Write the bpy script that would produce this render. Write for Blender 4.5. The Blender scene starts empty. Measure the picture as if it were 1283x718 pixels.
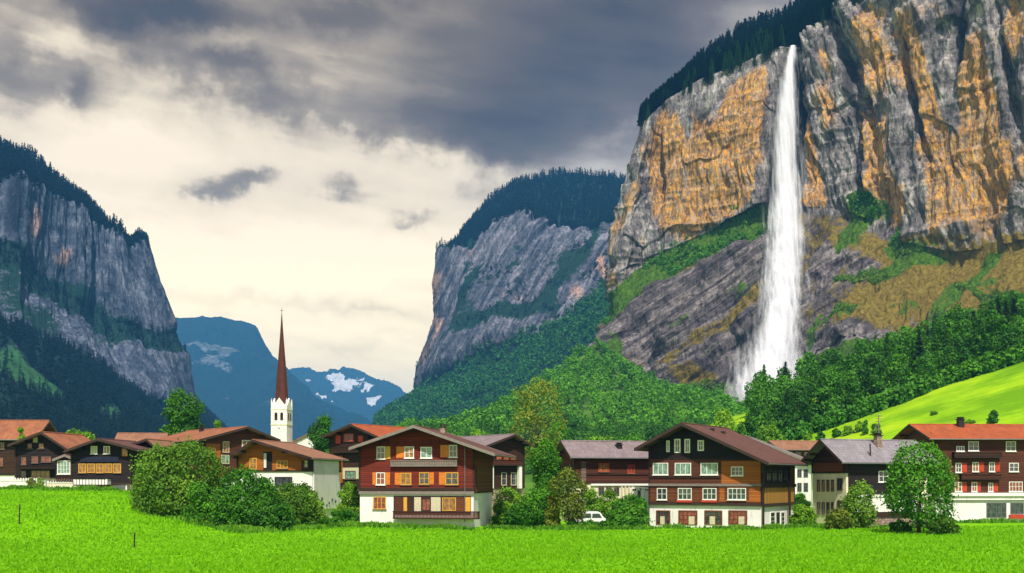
import bpy, math, random
import numpy as np
from mathutils import Vector
R = math.radians
PI = math.pi
sc = bpy.context.scene
col = sc.collection
F = 1376.0; CX = 641.5; HY = 600.0; CH = 5.0      # focal length in px, optical centre, eye height

def P(px, py, Y):
    return np.array([(px - CX) / F * Y, Y, CH + (HY - py) / F * Y])

# ------------------------------------------------------------------ noise
def _h(ix, iy, iz, seed):
    h = (ix.astype(np.int64) * 374761393 + iy.astype(np.int64) * 668265263 + iz.astype(np.int64) * 2147483647 + seed * 974711) & 0xffffffff
    h = ((h ^ (h >> 13)) * 1274126177) & 0xffffffff
    h = ((h ^ (h >> 16)) * 2246822519) & 0xffffffff
    return ((h ^ (h >> 15)) & 0xffffff) / float(0xffffff)
def vn(x, y, z, seed=0):
    ix, iy, iz = np.floor(x), np.floor(y), np.floor(z)
    fx, fy, fz = x - ix, y - iy, z - iz
    fx = fx**3*(fx*(fx*6-15)+10); fy = fy**3*(fy*(fy*6-15)+10); fz = fz**3*(fz*(fz*6-15)+10)
    r = 0
    for dx in (0, 1):
        wx = fx if dx else 1 - fx
        for dy in (0, 1):
            wy = fy if dy else 1 - fy
            for dz in (0, 1):
                wz = fz if dz else 1 - fz
                r = r + wx*wy*wz*_h(ix+dx, iy+dy, iz+dz, seed)
    return r * 2 - 1
def fbm(x, y, z, o=4, seed=0, g=.5, ridge=False):
    a, s, t = 1.0, 0, 0
    for i in range(o):
        n = vn(x, y, z, seed + i*17)
        if ridge: n = 1 - 2*np.abs(n)
        s = s + a*n; t += a; a *= g
        x = x*2.03 + 11.3; y = y*2.03 + 5.7; z = z*2.03 + 3.1
    return s / t
def ss(a, b, x):
    t = np.clip((x - a) / (b - a), 0, 1); return t*t*(3-2*t)

# ------------------------------------------------------------------ object helpers
def tag(o, label=None, cat=None, group=None, kind=None):
    if label: o['label'] = label
    if cat: o['category'] = cat
    if group: o['group'] = group
    if kind: o['kind'] = kind
    return o
def empty(name, loc, rz=0.0):
    o = bpy.data.objects.new(name, None); col.objects.link(o)
    o.location = tuple(float(v) for v in loc); o.rotation_euler = (0, 0, rz); o.empty_display_size = .3
    return o
def link(name, me, parent=None, loc=None, rz=0.0, scale=None):
    o = bpy.data.objects.new(name, me); col.objects.link(o)
    if parent is not None: o.parent = parent
    if loc is not None: o.location = tuple(float(v) for v in loc)
    o.rotation_euler = (0, 0, rz)
    if scale is not None: o.scale = scale
    return o
def np_mesh(name, V, Fc, mats=(), smooth=False, attrs=None, mat_idx=None):
    """V (n,3), Fc (m,k) with one k for all faces."""
    V = np.asarray(V, dtype=np.float32); Fc = np.asarray(Fc, dtype=np.int32)
    me = bpy.data.meshes.new(name)
    me.vertices.add(len(V)); me.vertices.foreach_set('co', V.ravel())
    k = Fc.shape[1]; m = Fc.shape[0]
    me.loops.add(m*k); me.loops.foreach_set('vertex_index', Fc.ravel())
    me.polygons.add(m); me.polygons.foreach_set('loop_start', np.arange(0, m*k, k, dtype=np.int32))
    try: me.polygons.foreach_set('loop_total', np.full(m, k, dtype=np.int32))
    except Exception: pass
    for mt in mats: me.materials.append(mt)
    if mat_idx is not None: me.polygons.foreach_set('material_index', np.asarray(mat_idx, dtype=np.int32))
    me.update(calc_edges=True)
    if smooth: me.polygons.foreach_set('use_smooth', np.ones(m, dtype=bool))
    for an, (ty, data) in (attrs or {}).items():
        a = me.attributes.new(an, ty, 'POINT')
        a.data.foreach_set('value' if ty == 'FLOAT' else 'color', np.asarray(data, dtype=np.float32).ravel())
    me.update()
    return me

class MB:
    """collects boxes, bars, prisms and tubes; build() links them as ONE mesh object"""
    def __init__(s): s.v = []; s.f = []
    def add(s, vs, fs):
        b = len(s.v); s.v += [tuple(float(c) for c in p) for p in vs]; s.f += [tuple(b+i for i in f) for f in fs]
    def box(s, x0, x1, y0, y1, z0, z1):
        x0, x1 = sorted((x0, x1)); y0, y1 = sorted((y0, y1)); z0, z1 = sorted((z0, z1))
        s.add([(x0,y0,z0),(x1,y0,z0),(x1,y1,z0),(x0,y1,z0),(x0,y0,z1),(x1,y0,z1),(x1,y1,z1),(x0,y1,z1)],
              [(0,3,2,1),(4,5,6,7),(0,1,5,4),(1,2,6,5),(2,3,7,6),(3,0,4,7)])
        return s
    def prism(s, poly, y0, y1):
        """polygon in XZ extruded along y"""
        n = len(poly)
        s.add([(x, y0, z) for x, z in poly] + [(x, y1, z) for x, z in poly],
              [tuple(range(n)), tuple(range(2*n-1, n-1, -1))] + [(i, i+n, (i+1) % n+n, (i+1) % n) for i in range(n)])
        return s
    def tube(s, pts, rad, n=6, cap=True):
        pts = [Vector(p) for p in pts]
        if not hasattr(rad, '__len__'): rad = [rad]*len(pts)
        b = len(s.v); ring = []
        for i, p in enumerate(pts):
            d = (pts[min(i+1, len(pts)-1)] - pts[max(i-1, 0)])
            d = d.normalized() if d.length > 1e-9 else Vector((0, 0, 1))
            a = d.cross(Vector((0, 0, 1)) if abs(d.z) < .9 else Vector((1, 0, 0))).normalized(); c = d.cross(a)
            for k in range(n):
                t = 2*PI*k/n; q = p + (a*math.cos(t) + c*math.sin(t))*rad[i]
                s.v.append((q.x, q.y, q.z))
        for i in range(len(pts)-1):
            for k in range(n):
                s.f.append((b+i*n+k, b+i*n+(k+1) % n, b+(i+1)*n+(k+1) % n, b+(i+1)*n+k))
        if cap:
            s.f.append(tuple(b+k for k in range(n-1, -1, -1))); s.f.append(tuple(b+(len(pts)-1)*n+k for k in range(n)))
        return s
    def bar(s, a, b, w, h=None):
        """square bar from a to b"""
        return s.tube([a, b], w*.7071, 4)
    def build(s, name, mat, parent=None, smooth=False, loc=None, rz=0.0):
        me = bpy.data.meshes.new(name); me.from_pydata(s.v, [], s.f)
        me.materials.append(mat)
        import bmesh
        bm = bmesh.new(); bm.from_mesh(me); bmesh.ops.recalc_face_normals(bm, faces=bm.faces); bm.to_mesh(me); bm.free()
        if smooth:
            for p in me.polygons: p.use_smooth = True
        me.update()
        return link(name, me, parent, loc, rz)

# ------------------------------------------------------------------ material helpers
class NT:
    def __init__(s, tree): s.t = tree; s.n = tree.nodes; s.l = tree.links
    def new(s, ty, **kw):
        n = s.n.new(ty)
        for k, v in kw.items():
            if k.startswith('i_'):
                key = k[2:].replace('_', ' ')
                s.put(n.inputs[key], v)
            else: setattr(n, k, v)
        return n
    def put(s, sock, v):
        if isinstance(v, bpy.types.NodeSocket): s.l.new(v, sock)
        elif isinstance(v, (tuple, list)) and len(v) == 3 and sock.type == 'RGBA': sock.default_value = (*v, 1)
        else: sock.default_value = v
    def math(s, op, a, b=None, c=None, clamp=False):
        n = s.n.new('ShaderNodeMath'); n.operation = op; n.use_clamp = clamp
        s.put(n.inputs[0], a)
        if b is not None: s.put(n.inputs[1], b)
        if c is not None: s.put(n.inputs[2], c)
        return n.outputs[0]
    def mix(s, f, a, b, blend='MIX'):
        n = s.n.new('ShaderNodeMix'); n.data_type = 'RGBA'; n.blend_type = blend
        s.put(n.inputs[0], f); s.put(n.inputs[6], a); s.put(n.inputs[7], b)
        return n.outputs[2]
    def ramp(s, f, stops, interp='LINEAR'):
        n = s.n.new('ShaderNodeValToRGB'); cr = n.color_ramp; cr.interpolation = interp
        while len(cr.elements) < len(stops): cr.elements.new(.5)
        for e, (p, c) in zip(cr.elements, stops):
            e.position = p; e.color = (*c, 1) if hasattr(c, '__len__') else (c, c, c, 1)
        s.put(n.inputs[0], f); return n.outputs[0]
    def range(s, v, a, b, c=0.0, d=1.0, smooth=False):
        n = s.n.new('ShaderNodeMapRange'); n.clamp = True
        if smooth: n.interpolation_type = 'SMOOTHSTEP'
        s.put(n.inputs[0], v)
        for i, x in enumerate((a, b, c, d)): s.put(n.inputs[i+1], x)
        return n.outputs[0]
    def coord(s, scale=(1, 1, 1), kind='Object', rot=(0, 0, 0), loc=(0, 0, 0)):
        if kind == 'World':
            o = s.n.new('ShaderNodeNewGeometry').outputs['Position']
        else: o = s.n.new('ShaderNodeTexCoord').outputs[kind]
        m = s.n.new('ShaderNodeMapping'); s.put(m.inputs[0], o)
        m.inputs['Scale'].default_value = scale; m.inputs['Rotation'].default_value = rot; m.inputs['Location'].default_value = loc
        return m.outputs[0]
    def noise(s, vec, scale=1.0, detail=4.0, rough=.55, dist=0.0, out=0):
        n = s.n.new('ShaderNodeTexNoise'); s.put(n.inputs['Vector'], vec)
        n.inputs['Scale'].default_value = scale; n.inputs['Detail'].default_value = detail
        n.inputs['Roughness'].default_value = rough; n.inputs['Distortion'].default_value = dist
        return n.outputs[out]
    def attr(s, name, out='Fac'):
        n = s.n.new('ShaderNodeAttribute'); n.attribute_name = name; return n.outputs[out]
    def bump(s, h, strength=.5, dist=.1):
        n = s.n.new('ShaderNodeBump'); s.put(n.inputs['Height'], h)
        n.inputs['Strength'].default_value = strength; n.inputs['Distance'].default_value = dist
        return n.outputs[0]
    def rnd(s): return s.n.new('ShaderNodeObjectInfo').outputs['Random']

def mat(name, rough=.8, spec=.3):
    m = bpy.data.materials.new(name); m.use_nodes = True
    t = NT(m.node_tree); b = t.n['Principled BSDF']
    b.inputs['Roughness'].default_value = rough
    b.inputs['Specular IOR Level'].default_value = spec
    t.b = b; t.m = m
    return m, t
def mul(c, k): return tuple(x*k for x in c)

def m_plaster(name, c, dirt=(.25, .21, .16), bump=.25):
    m, t = mat(name, .9, .2)
    v = t.coord()
    n = t.noise(v, .7, 5); n2 = t.noise(t.coord((2.2, 2.2, .35)), 1.0, 4, .6)
    c1 = t.mix(t.range(n, .35, .7), c, mul(c, .86))
    c1 = t.mix(t.math('MULTIPLY', t.range(n2, .56, .78), .5), c1, dirt)
    t.put(t.b.inputs['Base Color'], c1)
    t.put(t.b.inputs['Normal'], t.bump(t.noise(v, 14, 4), bump, .03))
    return m
def m_wood(name, c, c2, plank=.22, vertical=False, groove=.6, rough=.75):
    """boards: every board its own tone, a groove between boards, grain along the board"""
    m, t = mat(name, rough, .25)
    v = t.coord(); sep = t.new('ShaderNodeSeparateXYZ', i_Vector=v)
    if vertical: a = t.math('ADD', sep.outputs[0], sep.outputs[1])
    else: a = sep.outputs[2]
    q = t.math('DIVIDE', a, plank); fl = t.math('FLOOR', q); fr = t.math('FRACT', q)
    wn = t.new('ShaderNodeTexWhiteNoise', noise_dimensions='1D'); t.put(wn.inputs['W'], fl)
    gr = t.noise(t.coord((9, 9, .8) if vertical else (.8, .8, 11)), 2.5, 5, .6)
    blot = t.noise(v, .5, 4)
    f = t.math('ADD', t.math('MULTIPLY', wn.outputs[0], .45), t.math('ADD', t.math('MULTIPLY', gr, .6), t.math('MULTIPLY', blot, .35)))
    cc = t.mix(t.range(f, .35, 1.05), c, c2)
    g = t.math('MINIMUM', t.range(fr, 0, .12), t.range(fr, 1, .88))
    cc = t.mix(g, mul(c, .25), cc)
    t.put(t.b.inputs['Base Color'], cc)
    h = t.math('ADD', t.math('MULTIPLY', g, 1.0), t.math('MULTIPLY', gr, .35))
    t.put(t.b.inputs['Normal'], t.bump(h, groove, .04))
    return m
def m_roof(name, c, c2, c3, row=.34, w=.3, rough=.8):
    """tiles laid in rows down both slopes of a roof whose ridge runs along local y"""
    m, t = mat(name, rough, .25)
    v = t.coord(); sep = t.new('ShaderNodeSeparateXYZ', i_Vector=v)
    cmb = t.new('ShaderNodeCombineXYZ'); t.put(cmb.inputs[0], sep.outputs[1]); t.put(cmb.inputs[1], sep.outputs[0])
    br = t.new('ShaderNodeTexBrick'); t.put(br.inputs['Vector'], cmb.outputs[0])
    t.put(br.inputs['Color1'], (.15, .15, .15)); t.put(br.inputs['Color2'], (.95, .95, .95)); t.put(br.inputs['Mortar'], (0, 0, 0))
    br.inputs['Scale'].default_value = 1; br.inputs['Mortar Size'].default_value = .02
    br.inputs['Brick Width'].default_value = w; br.inputs['Row Height'].default_value = row
    n = t.noise(v, .55, 5, .6); n2 = t.noise(t.coord((.5, 3, .5)), 1, 4)
    cc = t.mix(t.range(n, .35, .7), c, c2)
    cc = t.mix(t.math('MULTIPLY', t.range(n2, .5, .75), .7), cc, c3)
    sb = t.new('ShaderNodeSeparateColor', i_Color=br.outputs[0])
    cc = t.mix(t.math('MULTIPLY', t.math('SUBTRACT', 1.0, sb.outputs[0]), .45), cc, mul(c, .35))
    t.put(t.b.inputs['Base Color'], cc)
    saw = t.math('FRACT', t.math('DIVIDE', t.math('ABSOLUTE', sep.outputs[0]), row))
    t.put(t.b.inputs['Normal'], t.bump(t.math('ADD', saw, t.math('MULTIPLY', sb.outputs[0], .5)), .5, .06))
    return m
def m_plain(name, c, rough=.6, spec=.3, var=.25, sc_=3.0, metal=0):
    m, t = mat(name, rough, spec)
    n = t.noise(t.coord(), sc_, 4)
    t.put(t.b.inputs['Base Color'], t.mix(t.range(n, .3, .7), c, mul(c, 1-var)))
    t.b.inputs['Metallic'].default_value = metal
    return m
def m_leaf(name, dark, mid, light, trans=.22, objvar=.35):
    m, t = mat(name, .65, .25)
    tint = t.attr('tint')
    wv = t.noise(t.coord((1, 1, 1), 'World'), .35, 2)
    f = t.math('ADD', t.math('MULTIPLY', tint, .6), t.math('MULTIPLY', t.rnd(), objvar))
    f = t.math('ADD', f, t.math('MULTIPLY', wv, .2))
    cc = t.ramp(f, [(.12, dark), (.5, mid), (.98, light)])
    t.put(t.b.inputs['Base Color'], cc)
    tr = t.new('ShaderNodeBsdfTranslucent'); t.put(tr.inputs['Color'], t.mix(.5, cc, light))
    mx = t.new('ShaderNodeMixShader'); mx.inputs[0].default_value = trans
    out = [n for n in t.n if n.type == 'OUTPUT_MATERIAL'][0]
    t.l.new(t.b.outputs[0], mx.inputs[1]); t.l.new(tr.outputs[0], mx.inputs[2]); t.l.new(mx.outputs[0], out.inputs[0])
    return m

MT = {}
MT['white'] = m_plaster('white_plaster', (.78, .74, .72))
MT['cream'] = m_plaster('cream_plaster', (.72, .66, .48))
MT['paint'] = m_plain('white_paint', (.78, .77, .72), .5, .4, .12)
MT['red_wood'] = m_wood('red_brown_logs', (.10, .012, .007), (.21, .028, .013))
MT['dark_wood'] = m_wood('dark_brown_boards', (.022, .010, .007), (.060, .026, .015))
MT['black_wood'] = m_wood('tarred_boards', (.010, .007, .010), (.026, .015, .015))
MT['choc_wood'] = m_wood('chocolate_boards', (.055, .016, .010), (.12, .035, .018))
MT['brown_wood'] = m_wood('brown_logs', (.09, .027, .011), (.18, .055, .02))
MT['orange_wood'] = m_wood('orange_larch_boards', (.26, .070, .012), (.42, .13, .022))
MT['yellow_wood'] = m_wood('honey_upright_boards', (.28, .13, .02), (.46, .24, .05), vertical=True)
MT['beam'] = m_wood('grey_brown_beam', (.10, .065, .05), (.20, .14, .11), plank=.5)
MT['beam_dark'] = m_wood('dark_beam', (.018, .009, .007), (.05, .025, .017), plank=.5)
MT['barge'] = m_plain('weathered_bargeboard', (.22, .18, .16), .7)
MT['barge_dark'] = m_plain('dark_bargeboard', (.045, .025, .02), .7)
MT['roof_brown'] = m_roof('brown_roof_tiles', (.13, .055, .045), (.09, .04, .035), (.17, .085, .07))
MT['roof_grey'] = m_roof('grey_mauve_roof_tiles', (.24, .19, .20), (.17, .13, .14), (.30, .25, .25))
MT['roof_slate'] = m_roof('blue_grey_roof_tiles', (.25, .225, .25), (.18, .16, .18), (.32, .29, .31), row=.5, w=.5)
MT['roof_red'] = m_roof('orange_red_roof_tiles', (.40, .088, .026), (.26, .06, .024), (.50, .15, .055))
MT['roof_rust'] = m_roof('rust_roof_tiles', (.34, .12, .052), (.20, .078, .045), (.42, .20, .11))
MT['roof_tan'] = m_roof('tan_brown_roof_tiles', (.30, .145, .085), (.22, .10, .06), (.38, .22, .14))
MT['gutter'] = m_plain('zinc_gutter', (.22, .22, .23), .4, .5, metal=.6)
MT['copper'] = m_plain('dark_flashing', (.03, .02, .02), .5)
MT['orange'] = m_plain('orange_shutter_paint', (.66, .19, .02), .5, .35)
MT['yellow'] = m_plain('yellow_shutter_paint', (.70, .36, .04), .5, .35)
MT['redp'] = m_plain('red_shutter_paint', (.50, .05, .02), .5, .35)
MT['curtain'] = m_plain('cream_curtain', (.62, .56, .38), .8, .2, .35, 6)
MT['green_curtain'] = m_plain('pale_green_blind', (.42, .55, .44), .7, .2, .3, 5)
MT['stone'] = None
def m_glass(name, c, rough=.06):
    m, t = mat(name, rough, .8)
    n = t.noise(t.coord((2.2, 2.2, 1.1)), 1.6, 3)
    t.put(t.b.inputs['Base Color'], t.mix(t.range(n, .4, .68), c, tuple(min(1, x*2.2+.03) for x in c)))
    return m
MT['glass'] = m_glass('window_glass', (.025, .03, .035))
MT['glass_warm'] = m_glass('window_glass_warm', (.16, .07, .02), .2)
MT['glass_red'] = m_glass('window_glass_red_curtain', (.14, .03, .015), .3)
MT['glass_teal'] = m_glass('window_glass_green_blind', (.10, .17, .135), .15)
def m_stone():
    m, t = mat('rubble_stone', .9, .2)
    vo = t.new('ShaderNodeTexVoronoi', feature='DISTANCE_TO_EDGE'); t.put(vo.inputs['Vector'], t.coord()); vo.inputs['Scale'].default_value = 2.6
    v2 = t.new('ShaderNodeTexVoronoi'); t.put(v2.inputs['Vector'], t.coord()); v2.inputs['Scale'].default_value = 2.6
    s = t.new('ShaderNodeSeparateColor', i_Color=v2.outputs['Color'])
    cc = t.mix(s.outputs[0], (.24, .16, .12), (.42, .32, .25))
    cc = t.mix(t.range(vo.outputs[0], .0, .06), (.08, .06, .05), cc)
    t.put(t.b.inputs['Base Color'], cc)
    t.put(t.b.inputs['Normal'], t.bump(t.range(vo.outputs[0], 0, .12), .8, .06))
    return m
MT['stone'] = m_stone()
MT['bark'] = m_plain('bark', (.10, .065, .04), .95, .1, .5, 6)
# ================================================================== WORLD, LIGHT, CAMERA
SUN_EL, SUN_AZ = 53.0, 176.0          # azimuth measured clockwise from straight ahead; the sun stands behind the photographer
sun_from = np.array([math.sin(R(SUN_AZ))*math.cos(R(SUN_EL)), math.cos(R(SUN_AZ))*math.cos(R(SUN_EL)), math.sin(R(SUN_EL))])
w = bpy.data.worlds.new('World'); sc.world = w; w.use_nodes = True
t = NT(w.node_tree); bg = t.n['Background']; bg.inputs['Strength'].default_value = .1
sky = t.new('ShaderNodeTexSky', sky_type='NISHITA'); sky.sun_disc = False
sky.sun_elevation = R(SUN_EL); sky.sun_rotation = R(SUN_AZ)
d = t.n.new('ShaderNodeTexCoord').outputs['Generated']
sp = t.new('ShaderNodeSeparateXYZ', i_Vector=d)
az = t.math('ARCTAN2', sp.outputs[0], sp.outputs[1])
el = t.math('ARCSINE', sp.outputs[2])
# cloud sheet seen in perspective: noise over a high plane
zc = t.math('MAXIMUM', t.math('ADD', sp.outputs[2], .10), .04)
cx_ = t.math('DIVIDE', sp.outputs[0], zc); cy_ = t.math('DIVIDE', sp.outputs[1], zc)
cp = t.new('ShaderNodeCombineXYZ'); t.put(cp.inputs[0], cx_); t.put(cp.inputs[1], cy_)
n1 = t.noise(cp.outputs[0], 1.05, 6, .58, .25)
n2 = t.noise(cp.outputs[0], 3.4, 5, .6, .2)
ae = t.new('ShaderNodeCombineXYZ'); t.put(ae.inputs[0], az); t.put(ae.inputs[1], el)
n3 = t.noise(ae.outputs[0], 8.0, 5, .58)
n4 = t.noise(ae.outputs[0], 16.0, 5, .6)
wx = t.math('ADD', az, t.math('MULTIPLY', t.math('SUBTRACT', n3, .5), .16))
wy = t.math('ADD', el, t.math('MULTIPLY', t.math('SUBTRACT', n4, .5), .07))
def AE(px, py):
    x = (px-CX)/F; z = (HY-py)/F; return math.atan(x), math.atan(z/math.hypot(1, x))
def blob(px, py, rx, ry, k, rot=0.0, soft=1.0):
    a, e = AE(px, py); c_, s_ = math.cos(R(rot)), math.sin(R(rot))
    dx = t.math('SUBTRACT', wx, a); dy = t.math('SUBTRACT', wy, e)
    X = t.math('ADD', t.math('MULTIPLY', dx, c_), t.math('MULTIPLY', dy, s_))
    Y = t.math('SUBTRACT', t.math('MULTIPLY', dy, c_), t.math('MULTIPLY', dx, s_))
    X = t.math('DIVIDE', X, rx/F); Y = t.math('DIVIDE', Y, ry/F)
    r = t.math('ADD', t.math('MULTIPLY', X, X), t.math('MULTIPLY', Y, Y))
    g = t.math('POWER', 2.718, t.math('MULTIPLY', r, -1.0))
    return t.math('MULTIPLY', g, k)
D = t.range(el, AE(330, 330)[1], AE(330, -30)[1], .08, .43, True)
D = t.math('ADD', D, t.math('MULTIPLY', t.math('SUBTRACT', n1, .5), t.range(el, .10, .34, .25, .95)))
D = t.math('ADD', D, t.math('MULTIPLY', t.math('SUBTRACT', n2, .5), .26))
D = t.math('ADD', D, t.math('MULTIPLY', t.math('SUBTRACT', n4, .5), .12))
stc = t.new('ShaderNodeCombineXYZ'); t.put(stc.inputs[0], t.math('MULTIPLY', az, 2.6)); t.put(stc.inputs[1], t.math('ADD', t.math('MULTIPLY', el, 19.0), t.math('MULTIPLY', az, 3.2)))
D = t.math('ADD', D, t.math('MULTIPLY', t.math('SUBTRACT', t.noise(stc.outputs[0], 1.6, 5, .55, .3), .5), .34))
for b_ in [(620, 130, 120, 60, .34, -10), (790, 60, 170, 110, .46, 0), (590, 175, 110, 35, .28, -15), (200, 0, 90, 30, .42, 0), (215, 18, 60, 14, .25, 0),
           (430, 15, 70, 25, .2, 0), (330, 110, 190, 28, .30, -16), (95, 118, 24, 24, .28, 0), (10, 100, 45, 40, .25, 0),
           (285, 233, 36, 13, .42, 5), (435, 237, 32, 13, .26, 0), (511, 267, 24, 10, .26, 0), (400, 385, 170, 9, .16, -3), (430, 425, 120, 7, .10, 0), (800, 260, 60, 30, .1, 0),
           (330, 330, 170, 45, -.22, 0), (120, 175, 130, 40, -.30, -8), (60, 60, 45, 22, -.16, 0), (270, 48, 50, 16, -.20, 0), (440, 170, 60, 16, -.12, -16), (725, 190, 40, 35, -.08, 0)]:
    D = t.math('ADD', D, blob(*b_))
skyc = t.ramp(D, [(0, (1.16, 1.05, .90)), (.22, (.93, .84, .70)), (.42, (.40, .34, .27)), (.62, (.18, .138, .10)), (.85, (.098, .066, .046)), (1.0, (.075, .050, .038))])
skyb = t.ramp(D, [(0, (.80, .80, .86)), (.3, (.50, .49, .52)), (.55, (.15, .124, .135)), (.85, (.058, .042, .050)), (1.0, (.040, .031, .038))])
cc = t.mix(t.range(wx, AE(500, 0)[0], AE(790, 0)[0], 0, .75, True), skyc, skyb)
low_ = t.range(el, AE(640, 200)[1], AE(640, 560)[1], 0, 1, True)
cc = t.mix(low_, cc, t.mix(1.0, cc, (2.05, 1.95, 1.45), 'MULTIPLY'))
cc = t.mix(1.0, cc, (1.16, 1.05, .87), 'MULTIPLY')
K = 1/.1
cl = t.new('ShaderNodeVectorMath', operation='SCALE'); t.put(cl.inputs[0], cc); SKYK = cl; cl.inputs['Scale'].default_value = K*.80
# behind the photographer the cloud is thin and the blue of the sky comes through
back = t.range(sp.outputs[1], .25, -.35, .04, .62, True)
t.put(bg.inputs['Color'], t.mix(back, cl.outputs[0], sky.outputs[0]))
sl = bpy.data.lights.new('sun', 'SUN'); sl.energy = 5.0; sl.angle = R(1.2); sl.color = (1.0, .93, .82)
so = bpy.data.objects.new('sun', sl); col.objects.link(so); so.location = (-200, -100, 300)
so.rotation_euler = Vector(tuple(sun_from)).to_track_quat('Z', 'Y').to_euler()
cam = bpy.data.cameras.new('camera'); co = bpy.data.objects.new('camera', cam); col.objects.link(co); sc.camera = co
co.location = (0, 0, CH); co.rotation_euler = (R(90), 0, 0)
cam.sensor_width = 36; cam.lens = 36*F/1283; cam.shift_y = (HY-359)/1283; cam.clip_end = 40000; cam.clip_start = .5
vs = sc.view_settings; vs.view_transform = 'Standard'; vs.look = 'None'; vs.exposure = .50; vs.gamma = 1; vs.use_curve_mapping = False
sc.cycles.max_bounces = 6; sc.cycles.diffuse_bounces = 3; sc.cycles.glossy_bounces = 2; sc.cycles.transmission_bounces = 3; sc.cycles.transparent_max_bounces = 24
sc.cycles.volume_bounces = 0; sc.cycles.use_denoising = True; sc.cycles.caustics_reflective = False; sc.cycles.caustics_refractive = False
sc.cycles.sample_clamp_indirect = 4

# ================================================================== GROUND
def g(x, y):
    x = np.asarray(x, float); y = np.asarray(y, float)
    z = -.75 + .9*ss(12, -30, x)*ss(90, 130, y)
    z = z + 3.75*ss(-22, -58, x)*ss(78, 150, y)
    z = z + .10*fbm(x/14, y/14, 0*x, 3, 5) + .35*fbm(x/60, y/60, 0*x, 2, 9)*ss(30, 120, np.abs(y-40)+20)
    hl = np.maximum(0, 12 + (np.clip(x, 0, 330) - 62)*.335)
    hl = hl + 9*ss(300, 430, y)
    z = z + (hl - 1 + 1.4*fbm(x/45, y/45, 0*x, 3, 31))*ss(165, 318, y)*ss(6, 66, x)
    return z
def gz(x, y): return float(g(np.array([x]), np.array([y]))[0])
def hit(px, py):
    """where the sight line through a pixel meets the ground"""
    Y = np.linspace(20, 420, 4001); zr = CH + (HY-py)/F*Y; zz = g((px-CX)/F*Y, Y)
    k = np.argmax(zr <= zz); Y0 = Y[k] if zr[k] <= zz[k] else 150
    return (px-CX)/F*Y0, Y0, gz((px-CX)/F*Y0, Y0)
us = np.linspace(-1, 1, 421); gx = np.sinh(us*5.6)/np.sinh(5.6)*14000
vv = np.linspace(0, 1, 460); gy = -400 + 0*vv
gy = np.concatenate([np.linspace(-600, 40, 20, endpoint=False), np.linspace(40, 470, 330, endpoint=False), 470 + (np.linspace(0, 1, 70)**2.5)*12500])
GX, GY = np.meshgrid(gx, gy)
GZ = g(GX, GY)
def grid_faces(nv, nu):
    a = np.arange(nv*nu).reshape(nv, nu)
    return np.stack([a[:-1, :-1], a[:-1, 1:], a[1:, 1:], a[1:, :-1]], -1).reshape(-1, 4)
gm, t = mat('meadow_grass', .9, .05)
wv = t.coord((1, 1, 1), 'World')
n1 = t.noise(wv, .045, 4); n2 = t.noise(t.coord((.5, 1.7, 1), 'World'), .38, 5, .65); n3 = t.noise(wv, 3.0, 4, .7)
f = t.math('ADD', t.math('MULTIPLY', n1, .5), t.math('ADD', t.math('MULTIPLY', n2, .5), t.math('MULTIPLY', n3, .25)))
cc = t.ramp(f, [(.42, (.10, .28, .001)), (.62, (.145, .39, .002)), (.82, (.19, .46, .003))])
sepg = t.new('ShaderNodeSeparateXYZ', i_Vector=wv)
hillm = t.math('MULTIPLY', t.range(sepg.outputs[1], 200, 250), t.range(sepg.outputs[2], 6, 14))
pn_ = t.noise(t.coord((.02, .055, .09), 'World'), 1, 5, .6)
f = t.math('ADD', f, t.math('MULTIPLY', t.math('SUBTRACT', pn_, .5), 1.3))
cc = t.mix(t.math('MULTIPLY', hillm, .9), cc, t.ramp(f, [(.42, (.11, .25, .004)), (.62, (.20, .38, .006)), (.82, (.33, .48, .010))]))
t.put(t.b.inputs['Base Color'], cc); t.put(t.b.inputs['Normal'], t.bump(t.math('ADD', n3, t.math('MULTIPLY', n2, 2)), .9, .15))
me = np_mesh('ground', np.stack([GX, GY, GZ], -1).reshape(-1, 3), grid_faces(*GX.shape), [gm], True)
tag(link('ground', me), kind='structure')

# ================================================================== MOUNTAINS: lofted rock sheets
def cr(A, u):
    """Catmull-Rom along axis 1 of A (rows, stations, 3) at parameters u in [0, S-1]"""
    S = A.shape[1]; i = np.clip(np.floor(u).astype(int), 0, S-2); f = (u - i)[None, :, None]
    p0 = A[:, np.clip(i-1, 0, S-1)]; p1 = A[:, i]; p2 = A[:, i+1]; p3 = A[:, np.clip(i+2, 0, S-1)]
    m = .5*(2*p1 + (p2-p0)*f + (2*p0-5*p1+4*p2-p3)*f*f + (3*p1-p0-3*p2+p3)*f**3)
    lin = p1*(1-f) + p2*f
    return .6*m + .4*lin
def loft(rows, nu, nvs):
    A = np.array(rows, float)                                  # rows, stations, (px, py, Y)
    A0 = A[0].copy(); A0[:, 2] *= .93; A0[:, 1] = HY + (CH+1.5)*F/A0[:, 2]      # the foot runs down under the valley floor
    Al = A[-1].copy(); Al[:, 2] *= 1.08; Al[:, 1] = HY + (CH+1.5)*F/Al[:, 2]
    A = np.concatenate([A0[None], A, Al[None]]); nvs = [12] + list(nvs) + [6]
    u = np.linspace(0, A.shape[1]-1, nu)
    B = cr(A, u)
    out = []; rv = []
    for r in range(len(A)-1):
        n = nvs[r]; f = np.linspace(0, 1, n, endpoint=(r == len(A)-2))
        out.append(B[r][None]*(1-f)[:, None, None] + B[r+1][None]*f[:, None, None]); rv.append(r+f-1)
    G = np.concatenate(out); rv = np.concatenate(rv)
    W = np.stack([(G[..., 0]-CX)/F*G[..., 2], G[..., 2], CH + (HY-G[..., 1])/F*G[..., 2]], -1)
    return W, G[..., 0], G[..., 1], rv[:, None] + 0*G[..., 0], u[None, :] + 0*G[..., 0]
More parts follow.
